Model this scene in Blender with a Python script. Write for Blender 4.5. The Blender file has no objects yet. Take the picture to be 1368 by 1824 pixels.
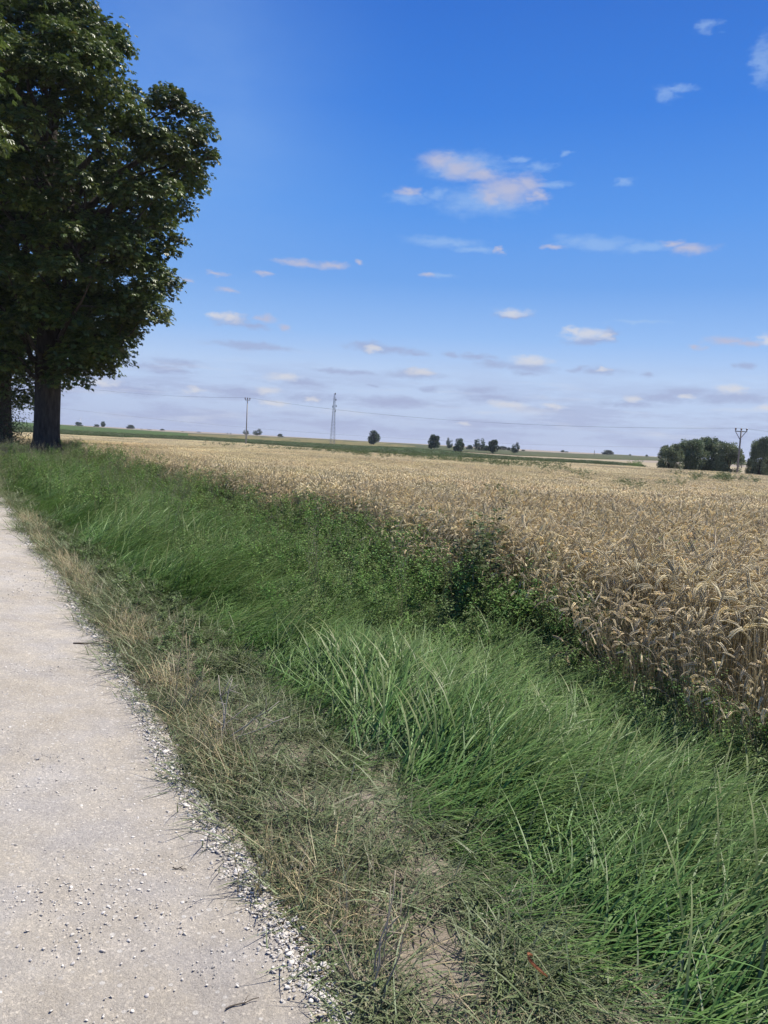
import bpy, math, random
import numpy as np
from mathutils import Matrix, Vector

SC = bpy.context.scene
COL = SC.collection
rnd = random.Random(7)
RG = np.random.default_rng(11)

# ------------------------------------------------------------------ camera
EYE = np.array([0.0, 0.0, 1.65])
FPX = 1370.0
PITCH, ROLL = math.radians(5.3), math.radians(3.1)
Fv = np.array([0, math.cos(PITCH), -math.sin(PITCH)])
R0 = np.array([1.0, 0, 0]); U0 = np.cross(R0, Fv)
Rv = R0 * math.cos(ROLL) + U0 * math.sin(ROLL)
Uv = -R0 * math.sin(ROLL) + U0 * math.cos(ROLL)
cd = bpy.data.cameras.new('camera'); cam = bpy.data.objects.new('camera', cd); COL.objects.link(cam)
cd.sensor_fit = 'VERTICAL'; cd.sensor_height = 24.0; cd.lens = 24.0 * FPX / 1824.0
cd.clip_start = 0.05; cd.clip_end = 20000
cam.matrix_world = Matrix(((Rv[0], Uv[0], -Fv[0], EYE[0]), (Rv[1], Uv[1], -Fv[1], EYE[1]), (Rv[2], Uv[2], -Fv[2], EYE[2]), (0, 0, 0, 1)))
SC.camera = cam

def ray(x, y):
    d = Fv + Rv * (x - 684) / FPX - Uv * (y - 912) / FPX
    return d / np.linalg.norm(d)
def azel(x, y):
    d = ray(x, y); return math.atan2(d[0], d[1]), math.asin(d[2])

# ------------------------------------------------------------------ sun and sky
SUN_AZ, SUN_EL = math.radians(58), math.radians(58)
sl = bpy.data.lights.new('sun', 'SUN'); sun = bpy.data.objects.new('sun', sl); COL.objects.link(sun)
sl.energy = 5.0; sl.angle = math.radians(0.53); sl.color = (1.0, 0.935, 0.83)
sd = Vector((math.sin(SUN_AZ) * math.cos(SUN_EL), math.cos(SUN_AZ) * math.cos(SUN_EL), math.sin(SUN_EL)))
sun.rotation_euler = sd.to_track_quat('Z', 'Y').to_euler(); sun.location = (20, 20, 60)
SC.view_settings.view_transform = 'Standard'; SC.view_settings.look = 'None'
SC.view_settings.exposure = 0.5; SC.view_settings.gamma = 1.0

def srgb(r, g, b, a=1.0):
    f = lambda c: (c / 255 / 12.92) if c / 255 <= 0.04045 else ((c / 255 + 0.055) / 1.055) ** 2.4
    return (f(r), f(g), f(b), a)

def build_world():
    w = bpy.data.worlds.new('World'); SC.world = w; w.use_nodes = True
    nt = w.node_tree; nt.nodes.clear(); N = nt.nodes.new; L = nt.links.new
    out = N('ShaderNodeOutputWorld'); bg = N('ShaderNodeBackground'); L(bg.outputs[0], out.inputs[0])
    sky = N('ShaderNodeTexSky'); sky.sky_type = 'NISHITA'; sky.sun_disc = False
    sky.sun_elevation = SUN_EL; sky.sun_rotation = SUN_AZ; sky.air_density = 1.2; sky.dust_density = 0.6; sky.ozone_density = 2.5
    tc = N('ShaderNodeTexCoord'); sep = N('ShaderNodeSeparateXYZ'); L(tc.outputs['Generated'], sep.inputs[0])
    def M(op, a, b=None, c=None, clamp=False):
        n = N('ShaderNodeMath'); n.operation = op; n.use_clamp = clamp
        for i, v in enumerate((a, b, c)):
            if v is None: continue
            if isinstance(v, (int, float)): n.inputs[i].default_value = v
            else: L(v, n.inputs[i])
        return n.outputs[0]
    az = M('ARCTAN2', sep.outputs[0], sep.outputs[1]); el = M('ARCSINE', sep.outputs[2])
    q = N('ShaderNodeCombineXYZ'); L(az, q.inputs[0]); L(el, q.inputs[1])
    def noise(scale, detail, rough, mul=(1, 1, 1), col=False, off=(0, 0, 0)):
        m = N('ShaderNodeVectorMath'); m.operation = 'MULTIPLY_ADD'; L(q.outputs[0], m.inputs[0]); m.inputs[1].default_value = mul; m.inputs[2].default_value = off
        n = N('ShaderNodeTexNoise'); n.inputs['Scale'].default_value = scale; n.inputs['Detail'].default_value = detail; n.inputs['Roughness'].default_value = rough
        L(m.outputs[0], n.inputs['Vector']); return n.outputs['Color' if col else 'Fac']
    def ramp(fac, stops):
        r = N('ShaderNodeValToRGB'); L(fac, r.inputs[0]); e = r.color_ramp.elements
        while len(e) < len(stops): e.new(0.5)
        for k, (p, c) in enumerate(stops): e[k].position = p; e[k].color = c
        return r.outputs[0]
    def mix(f, a, b):
        n = N('ShaderNodeMix'); n.data_type = 'RGBA'
        if isinstance(f, float): n.inputs[0].default_value = f
        else: L(f, n.inputs[0])
        for s, v in ((6, a), (7, b)):
            if isinstance(v, tuple): n.inputs[s].default_value = v
            else: L(v, n.inputs[s])
        return n.outputs[2]
    # clear sky by elevation (0..~60 deg), then a share of the physical sky
    eln = M('DIVIDE', el, 1.0, clamp=True)
    clear = ramp(eln, [(0.0, srgb(178, 192, 224)), (0.045, srgb(186, 204, 236)), (0.09, srgb(182, 206, 242)), (0.135, srgb(148, 188, 242)), (0.2, srgb(110, 164, 235)),
                       (0.28, srgb(86, 150, 233)), (0.39, srgb(58, 127, 222)), (0.56, srgb(40, 102, 200)), (0.8, srgb(34, 84, 168)), (1.0, srgb(30, 72, 148))])
    nis = N('ShaderNodeVectorMath'); nis.operation = 'SCALE'; L(sky.outputs[0], nis.inputs[0]); nis.inputs[3].default_value = 0.11
    base = mix(0.95, nis.outputs[0], clear)
    # warped position
    wn = noise(9.0, 5, 0.62, (1, 1.9, 1), True)
    wo = N('ShaderNodeVectorMath'); wo.operation = 'MULTIPLY_ADD'; L(wn, wo.inputs[0]); wo.inputs[1].default_value = (0.07, 0.022, 0); wo.inputs[2].default_value = (-0.035, -0.011, 0)
    qa = N('ShaderNodeVectorMath'); qa.operation = 'ADD'; L(q.outputs[0], qa.inputs[0]); L(wo.outputs[0], qa.inputs[1])
    wn2 = noise(55.0, 4, 0.6, (1, 2.0, 1), True)
    wo2 = N('ShaderNodeVectorMath'); wo2.operation = 'MULTIPLY_ADD'; L(wn2, wo2.inputs[0]); wo2.inputs[1].default_value = (0.03, 0.010, 0); wo2.inputs[2].default_value = (-0.015, -0.005, 0)
    qb = N('ShaderNodeVectorMath'); qb.operation = 'ADD'; L(qa.outputs[0], qb.inputs[0]); L(wo2.outputs[0], qb.inputs[1])
    def group(cl):
        cur = None
        for (x, y, rx, ry) in cl:
            a, e = azel(x, y); ra = abs(azel(x + rx, y)[0] - a) * 1.12; re = abs(azel(x, y - ry)[1] - e) * 1.12
            n = N('ShaderNodeVectorMath'); n.operation = 'MULTIPLY_ADD'; L(qb.outputs[0], n.inputs[0])
            n.inputs[1].default_value = (1 / ra, 1 / re, 0); n.inputs[2].default_value = (-a / ra, -e / re, 0)
            l = N('ShaderNodeVectorMath'); l.operation = 'LENGTH'; L(n.outputs[0], l.inputs[0])
            cur = l.outputs['Value'] if cur is None else M('MINIMUM', cur, l.outputs['Value'])
        return cur
    det = noise(70.0, 4, 0.6, (1, 2.2, 1), False, (3, 1, 0))
    def mask(d, lo, hi, op, k=0.5):
        v = M('ADD', d, M('MULTIPLY', M('SUBTRACT', det, 0.5), k))
        mr = N('ShaderNodeMapRange'); mr.interpolation_type = 'SMOOTHSTEP'; L(v, mr.inputs[0])
        mr.inputs[1].default_value = lo; mr.inputs[2].default_value = hi; mr.inputs[3].default_value = op; mr.inputs[4].default_value = 0.0
        return mr.outputs[0]
    cur = base
    # thin cirrus veils, upper left
    ci = noise(2.6, 6, 0.62, (1.0, 2.6, 1), False, (0.3, 0.2, 0))
    av, ev = azel(330, 190)
    vn = N('ShaderNodeVectorMath'); vn.operation = 'MULTIPLY_ADD'; L(q.outputs[0], vn.inputs[0]); vn.inputs[1].default_value = (1 / 0.26, 1 / 0.34, 0); vn.inputs[2].default_value = (-av / 0.26, -ev / 0.34, 0)
    vl = N('ShaderNodeVectorMath'); vl.operation = 'LENGTH'; L(vn.outputs[0], vl.inputs[0])
    vq = M('SUBTRACT', 1.25, vl.outputs['Value'], clamp=True)
    veil = M('MULTIPLY', M('MULTIPLY', vq, vq), M('MULTIPLY', ci, 0.55), clamp=True)
    cur = mix(veil, cur, srgb(150, 190, 240))
    faint = [(790, 432, 80, 12), (850, 445, 50, 8), (1060, 430, 80, 14), (1150, 440, 70, 9), (1118, 322, 18, 9), (1270, 45, 22, 12), (1192, 165, 24, 17), (1218, 155, 25, 9),
             (1368, 110, 24, 55), (985, 328, 40, 8), (725, 352, 40, 14), (960, 300, 30, 10), (920, 285, 18, 6), (775, 345, 28, 10), (780, 493, 30, 5), (1140, 575, 70, 4),
             (860, 360, 90, 26), (1000, 275, 12, 7), (830, 300, 95, 28)]
    cur = mix(mask(group(faint), 0.1, 1.15, 0.42, 0.9), cur, srgb(170, 200, 236))
    pink = [(785, 289, 42, 15), (828, 306, 42, 18), (870, 318, 32, 13), (905, 340, 50, 24), (938, 330, 28, 18), (875, 352, 26, 16), (955, 348, 18, 12), (725, 340, 22, 7),
            (535, 467, 36, 7), (585, 471, 32, 7), (645, 468, 8, 4), (393, 484, 18, 4), (473, 486, 16, 5), (404, 512, 17, 5), (1240, 444, 40, 10), (1205, 434, 20, 5),
            (990, 440, 20, 4), (895, 443, 6, 7), (325, 495, 12, 4), (480, 567, 20, 8), (515, 582, 13, 6), (1290, 610, 30, 7), (1250, 622, 15, 4), (1325, 612, 22, 8), (760, 493, 10, 5)]
    cur = mix(mask(group(pink), 0.0, 1.35, 0.9, 0.6), cur, srgb(183, 187, 213))
    lav = [(440, 614, 60, 8), (480, 619, 40, 7), (655, 619, 45, 8), (700, 624, 40, 7), (735, 630, 25, 5), (590, 661, 45, 5), (635, 664, 36, 5), (740, 666, 50, 9), (535, 684, 40, 6),
           (320, 649, 48, 6), (280, 655, 40, 5), (300, 663, 50, 5), (845, 634, 40, 6), (870, 648, 28, 9), (800, 632, 16, 5), (935, 663, 30, 5), (1035, 655, 18, 6), (1075, 662, 30, 8), (1145, 667, 18, 5),
           (770, 695, 22, 6), (848, 697, 28, 8), (880, 712, 52, 6), (940, 652, 60, 9), (1080, 598, 14, 12), (1045, 607, 45, 7), (445, 580, 38, 6), (1330, 650, 20, 6), (1215, 700, 50, 11), (1180, 712, 60, 8),
           (1300, 712, 70, 9), (430, 700, 60, 9), (560, 712, 60, 8), (700, 716, 70, 8), (1120, 722, 60, 6), (240, 692, 60, 9), (960, 730, 60, 6), (660, 690, 10, 3), (410, 570, 34, 12), (915, 560, 30, 5)]
    cur = mix(mask(group(lav), 0.15, 1.3, 0.62, 0.85), cur, srgb(158, 168, 203))
    # broken grey-lilac cloud deck low over the horizon
    dk = noise(8.0, 7, 0.66, (1.0, 6.0, 1), False, (1.3, 4.1, 0))
    eb = N('ShaderNodeMapRange'); eb.interpolation_type = 'SMOOTHSTEP'; L(el, eb.inputs[0]); eb.inputs[1].default_value = 0.125; eb.inputs[2].default_value = 0.02; eb.inputs[3].default_value = 0; eb.inputs[4].default_value = 1
    dm = N('ShaderNodeMapRange'); dm.interpolation_type = 'SMOOTHSTEP'; L(dk, dm.inputs[0]); dm.inputs[1].default_value = 0.42; dm.inputs[2].default_value = 0.62; dm.inputs[3].default_value = 0; dm.inputs[4].default_value = 0.65
    cur = mix(M('MULTIPLY', dm.outputs[0], eb.outputs[0]), cur, srgb(163, 172, 207))
    wk = noise(7.0, 6, 0.65, (1.0, 9.0, 1), False, (5.3, 2.1, 0))
    wm = N('ShaderNodeMapRange'); wm.interpolation_type = 'SMOOTHSTEP'; L(wk, wm.inputs[0]); wm.inputs[1].default_value = 0.53; wm.inputs[2].default_value = 0.72; wm.inputs[3].default_value = 0; wm.inputs[4].default_value = 0.6
    eb2 = N('ShaderNodeMapRange'); eb2.interpolation_type = 'SMOOTHSTEP'; L(el, eb2.inputs[0]); eb2.inputs[1].default_value = 0.13; eb2.inputs[2].default_value = 0.03; eb2.inputs[3].default_value = 0; eb2.inputs[4].default_value = 1
    cur = mix(M('MULTIPLY', wm.outputs[0], eb2.outputs[0]), cur, srgb(205, 212, 228))
    white = [(1040, 595, 38, 10), (1015, 590, 14, 9), (1070, 600, 18, 8), (405, 565, 28, 10), (380, 562, 15, 7), (915, 553, 32, 8), (1357, 603, 20, 11), (945, 640, 38, 9), (1302, 696, 22, 9),
             (500, 674, 28, 7), (480, 695, 24, 7), (905, 723, 32, 7), (985, 722, 20, 6), (340, 694, 18, 5), (186, 680, 26, 7), (563, 714, 14, 4), (1366, 728, 18, 7), (665, 622, 14, 5), (750, 662, 22, 6),
             (495, 716, 26, 5), (1125, 714, 16, 6), (1080, 658, 10, 4), (820, 752, 14, 3), (1230, 708, 14, 4)]
    cur = mix(mask(group(white), 0.1, 1.25, 0.8, 0.7), cur, srgb(214, 215, 222))
    L(cur, bg.inputs[0]); bg.inputs[1].default_value = 0.72
    w.cycles.sampling_method = 'MANUAL'; w.cycles.sample_map_resolution = 512
build_world()

# ------------------------------------------------------------------ terrain shape and verge lines
def sm(a, b, x):
    t = np.clip((x - a) / (b - a), 0, 1); return t * t * (3 - 2 * t)
def hz(x, y):
    x = np.asarray(x, float); y = np.asarray(y, float)
    z = np.interp(y, [-400, 6, 30, 155, 210, 900, 1200, 2600, 9000], [0, 0, -0.25, -1.4, -1.4, -0.3, -0.3, -4, -40])
    z = z + 0.28 * np.sin(x * 0.011 + 1.0) * sm(220, 420, y) * np.cos(y * 0.007)
    return z
def tab(pts):
    p = np.array(pts, float); return lambda y: np.interp(y, p[:, 0], p[:, 1])
# x as a function of y
gx = tab([(-40, 22), (0, 1.1), (1.5, .25), (2.0, 0), (2.6, -.32), (3.1, -.6), (3.6, -.9), (4.5, -1.4), (5.7, -2.05), (7.6, -3.1), (10.3, -4.7), (15, -7.3), (17.1, -8.5), (30, -16), (50, -28), (400, -240)])
gg = tab([(-40, 23), (0, 1.4), (2.1, .55), (2.7, .42), (3.1, .2), (3.7, -.1), (4.2, -.5), (5.4, -1.15), (7.1, -2.15), (9.4, -3.7), (13.8, -6.4), (19.2, -9.5), (30, -15.2), (50, -27), (400, -239)])
gw = tab([(-40, 26), (0, 3.2), (2.0, 2.1), (2.6, 1.65), (3.2, 1.35), (3.9, .92), (4.5, .5), (5.3, .05), (6.3, -.55), (6.8, -.95), (8.6, -2.1), (12, -3.7), (20, -8.2), (30, -13.5), (50, -24), (400, -236)])
wx = tab([(-40, 27), (0, 3.6), (2, 2.5), (3.7, 2.12), (4.1, 1.9), (5.9, 1.62), (7.1, 1.0), (10.5, .0), (12.5, -.95), (18.8, -4.3), (28, -9.3), (36, -13.6), (55, -24), (90, -46), (150, -90), (400, -232)])
def vnoise(x, y, s, seed=0):
    # smooth value noise
    x = np.asarray(x, float) / s; y = np.asarray(y, float) / s
    xi = np.floor(x).astype(int); yi = np.floor(y).astype(int); fx = x - xi; fy = y - yi
    fx = fx * fx * (3 - 2 * fx); fy = fy * fy * (3 - 2 * fy)
    def hsh(a, b):
        v = np.sin(a * 127.1 + b * 311.7 + seed * 74.7) * 43758.5453; return v - np.floor(v)
    return (hsh(xi, yi) * (1 - fx) + hsh(xi + 1, yi) * fx) * (1 - fy) + (hsh(xi, yi + 1) * (1 - fx) + hsh(xi + 1, yi + 1) * fx) * fy
def ground_hit(px_, py_, h=0.0):
    d = ray(px_, py_); t = 2.0
    while t < 6000:
        p = EYE + d * t
        if p[2] <= hz(p[0], p[1]) + h: return p
        t *= 1.004
    return EYE + d * 900
def at_dist(px_, D, py_=790):
    d = ray(px_, py_); p = EYE + d * (D / d[1]); return float(p[0]), float(D)

# ------------------------------------------------------------------ helpers
def tag(o, label=None, cat=None, group=None, kind=None):
    if label: o['label'] = label
    if cat: o['category'] = cat
    if group: o['group'] = group
    if kind: o['kind'] = kind
    return o
def mesh(name, V, F, mat=None, col=None, smooth=False):
    V = np.asarray(V, np.float32); me = bpy.data.meshes.new(name)
    F = [np.asarray(f, np.int32) for f in F if len(f)]
    me.vertices.add(len(V)); me.vertices.foreach_set('co', V.ravel())
    nl = sum(f.size for f in F); npoly = sum(len(f) for f in F)
    me.loops.add(nl); me.polygons.add(npoly)
    me.loops.foreach_set('vertex_index', np.concatenate([f.ravel() for f in F]))
    st = []; s = 0
    for f in F:
        st.append(s + np.arange(len(f)) * f.shape[1]); s += f.size
    me.polygons.foreach_set('loop_start', np.concatenate(st).astype(np.int32))
    me.update(calc_edges=True); me.validate()
    if col is not None:
        a = me.color_attributes.new('col', 'FLOAT_COLOR', 'POINT')
        c = np.ones((len(V), 4), np.float32); c[:, :3] = col; a.data.foreach_set('color', c.ravel())
    if smooth: me.polygons.foreach_set('use_smooth', np.ones(npoly, bool))
    if mat: me.materials.append(mat)
    return me
def link(name, me, parent=None, loc=None):
    o = bpy.data.objects.new(name, me)
    COL.objects.link(o)
    if parent: o.parent = parent
    if loc is not None: o.location = loc
    return o
def empty(name, loc, rz=0):
    o = bpy.data.objects.new(name, None); COL.objects.link(o); o.location = loc; o.rotation_euler[2] = rz; o.empty_display_size = 0.2; return o
class Acc:
    """collects pieces of one mesh"""
    def __init__(s): s.V = []; s.F = {3: [], 4: []}; s.C = []; s.n = 0
    def add(s, V, faces, col=(1, 1, 1)):
        V = np.asarray(V, float); s.V.append(V); c = np.empty((len(V), 3)); c[:] = col; s.C.append(c)
        for f in faces:
            f = np.asarray(f, int)
            if f.size: s.F[f.shape[1]].append(f + s.n)
        s.n += len(V)
    def mesh(s, name, mat, smooth=False):
        F = [np.concatenate(f) for f in s.F.values() if f]
        return mesh(name, np.concatenate(s.V), F, mat, np.concatenate(s.C), smooth)
def tube(path, rad, n=6, cap=True):
    P = np.asarray(path, float); m = len(P); rad = np.broadcast_to(rad, (m,))
    T = np.gradient(P, axis=0); T /= np.linalg.norm(T, axis=1)[:, None] + 1e-9
    ref = np.array([0, 0, 1.0]) if abs(T[0][2]) < 0.9 else np.array([1.0, 0, 0])
    A = np.cross(T, ref); A /= np.linalg.norm(A, axis=1)[:, None] + 1e-9; B = np.cross(T, A)
    th = np.arange(n) * 2 * np.pi / n
    V = (P[:, None] + rad[:, None, None] * (np.cos(th)[None, :, None] * A[:, None] + np.sin(th)[None, :, None] * B[:, None])).reshape(-1, 3)
    i = np.arange(m - 1)[:, None] * n; j = np.arange(n)[None]; k = (j + 1) % n
    q = np.stack([i + j, i + k, i + n + k, i + n + j], -1).reshape(-1, 4)
    fs = [q]
    if cap:
        V = np.vstack([V, P[0], P[-1]]); a = m * n
        jj = np.arange(n); kk = (jj + 1) % n
        fs.append(np.stack([np.full(n, a), kk, jj], -1)); fs.append(np.stack([np.full(n, a + 1), (m - 1) * n + jj, (m - 1) * n + kk], -1))
    return V, fs
def box(c, s):
    c = np.array(c, float); s = np.array(s, float) / 2
    V = np.array([[x, y, z] for z in (-1, 1) for y in (-1, 1) for x in (-1, 1)]) * s + c
    return V, [np.array([[0, 2, 3, 1], [4, 5, 7, 6], [0, 1, 5, 4], [2, 6, 7, 3], [0, 4, 6, 2], [1, 3, 7, 5]])]

# ------------------------------------------------------------------ materials
def mat_base(name):
    m = bpy.data.materials.new(name); m.use_nodes = True; nt = m.node_tree; nt.nodes.clear()
    out = nt.nodes.new('ShaderNodeOutputMaterial'); return m, nt, out
def foliage(name, rough=0.5, spec=0.35, transl=0.25, vh=0.03, vv=0.3, tint=(1, 1, 1), sheen=0):
    """leaf, blade or ear material: colour from the mesh, small change per plant"""
    m, nt, out = mat_base(name); N = nt.nodes.new; L = nt.links.new
    vc = N('ShaderNodeAttribute'); vc.attribute_name = 'col'
    oi = N('ShaderNodeObjectInfo')
    hs = N('ShaderNodeHueSaturation'); L(vc.outputs['Color'], hs.inputs['Color'])
    mr = N('ShaderNodeMapRange'); L(oi.outputs['Random'], mr.inputs[0]); mr.inputs[3].default_value = 1 - vv; mr.inputs[4].default_value = 1 + vv; L(mr.outputs[0], hs.inputs['Value'])
    fr = N('ShaderNodeMath'); fr.operation = 'FRACT'; mu = N('ShaderNodeMath'); mu.operation = 'MULTIPLY'; L(oi.outputs['Random'], mu.inputs[0]); mu.inputs[1].default_value = 7.31; L(mu.outputs[0], fr.inputs[0])
    mh = N('ShaderNodeMapRange'); L(fr.outputs[0], mh.inputs[0]); mh.inputs[3].default_value = 0.5 - vh; mh.inputs[4].default_value = 0.5 + vh; L(mh.outputs[0], hs.inputs['Hue'])
    mt = N('ShaderNodeMix'); mt.data_type = 'RGBA'; mt.blend_type = 'MULTIPLY'; mt.inputs[0].default_value = 1; L(hs.outputs[0], mt.inputs[6]); mt.inputs[7].default_value = (*tint, 1)
    p = N('ShaderNodeBsdfPrincipled'); L(mt.outputs[2], p.inputs['Base Color']); p.inputs['Roughness'].default_value = rough; p.inputs['Specular IOR Level'].default_value = spec
    if transl > 0:
        tr = N('ShaderNodeBsdfTranslucent'); L(mt.outputs[2], tr.inputs[0]); ms = N('ShaderNodeMixShader'); ms.inputs[0].default_value = transl
        L(p.outputs[0], ms.inputs[1]); L(tr.outputs[0], ms.inputs[2]); L(ms.outputs[0], out.inputs[0])
    else: L(p.outputs[0], out.inputs[0])
    return m
def noisy(name, stops, scale=1.0, detail=8, rough=0.85, bump=0.3, bscale=20, bdist=0.01, spec=0.2, extra=None, stretch=(1, 1, 1), coord='Object'):
    m, nt, out = mat_base(name); N = nt.nodes.new; L = nt.links.new
    tc = N('ShaderNodeTexCoord'); mp = N('ShaderNodeMapping'); L(tc.outputs[coord], mp.inputs[0]); mp.inputs['Scale'].default_value = stretch
    n = N('ShaderNodeTexNoise'); n.inputs['Scale'].default_value = scale; n.inputs['Detail'].default_value = detail; n.inputs['Roughness'].default_value = 0.65; L(mp.outputs[0], n.inputs['Vector'])
    r = N('ShaderNodeValToRGB'); L(n.outputs[0], r.inputs[0]); e = r.color_ramp.elements
    while len(e) < len(stops): e.new(0.5)
    for k, (pp, c) in enumerate(stops): e[k].position = pp; e[k].color = (*c, 1)
    p = N('ShaderNodeBsdfPrincipled'); p.inputs['Roughness'].default_value = rough; p.inputs['Specular IOR Level'].default_value = spec
    L(r.outputs[0], p.inputs['Base Color'])
    n2 = N('ShaderNodeTexNoise'); n2.inputs['Scale'].default_value = bscale; n2.inputs['Detail'].default_value = 6; n2.inputs['Roughness'].default_value = 0.7; L(mp.outputs[0], n2.inputs['Vector'])
    b = N('ShaderNodeBump'); b.inputs['Strength'].default_value = bump; b.inputs['Distance'].default_value = bdist; L(n2.outputs[0], b.inputs['Height']); L(b.outputs[0], p.inputs['Normal'])
    L(p.outputs[0], out.inputs[0]); return m

M_soil = noisy('verge_soil', [(0.25, (.15, .125, .095)), (0.5, (.26, .222, .175)), (0.75, (.36, .315, .255))], 3.0, 10, 0.95, 0.9, 60, 0.012)
M_grass = foliage('grass_blade', 0.5, 0.32, 0.22, 0.012, 0.18)
M_dry = foliage('dry_stem', 0.7, 0.2, 0.15, 0.01, 0.22)
M_weed = foliage('weed_leaf', 0.6, 0.22, 0.3, 0.015, 0.2)
M_wheat = foliage('wheat_straw', 0.55, 0.35, 0.38, 0.008, 0.16)
M_maize = foliage('maize_leaf', 0.45, 0.4, 0.25, 0.01, 0.2)
M_leaf = foliage('chestnut_leaf', 0.4, 0.5, 0.22, 0.0, 0.0)
M_ftree = foliage('tree_leaf', 0.5, 0.35, 0.18, 0.01, 0.1)
M_willow = foliage('willow_leaf', 0.5, 0.4, 0.2, 0.01, 0.08)
M_bark = noisy('bark', [(0.3, (.035, .03, .025)), (0.6, (.085, .072, .06)), (0.8, (.15, .135, .115))], 3.5, 10, 0.95, 1.0, 9, 0.06, stretch=(2.2, 2.2, 0.45))
M_stone = foliage('limestone', 0.85, 0.2, 0.0, 0.008, 0.12)
M_wood = noisy('pole_wood', [(0.3, (.16, .14, .12)), (0.7, (.32, .29, .25))], 2.0, 8, 0.85, 0.5, 8, 0.01, stretch=(4, 4, .4))
M_concrete = noisy('pole_concrete', [(0.3, (.34, .33, .30)), (0.7, (.5, .48, .44))], 1.5, 8, 0.8, 0.3, 10, 0.01)
M_metal = noisy('galvanised_steel', [(0.3, (.22, .24, .26)), (0.7, (.34, .36, .38))], 2.0, 4, 0.5, 0.1, 10, 0.005, spec=0.5)
M_black = noisy('dark_fitting', [(0.3, (.04, .04, .045)), (0.7, (.08, .08, .085))], 4.0, 4, 0.5, 0.1, 10, 0.005)
M_porc = noisy('brown_porcelain', [(0.3, (.09, .05, .035)), (0.7, (.14, .08, .055))], 4.0, 3, 0.25, 0.0, 10, 0.005, spec=0.6)
M_white = noisy('white_paint', [(0.3, (.72, .72, .72)), (0.7, (.82, .82, .82))], 4.0, 3, 0.4, 0.0, 10, 0.005)

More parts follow.
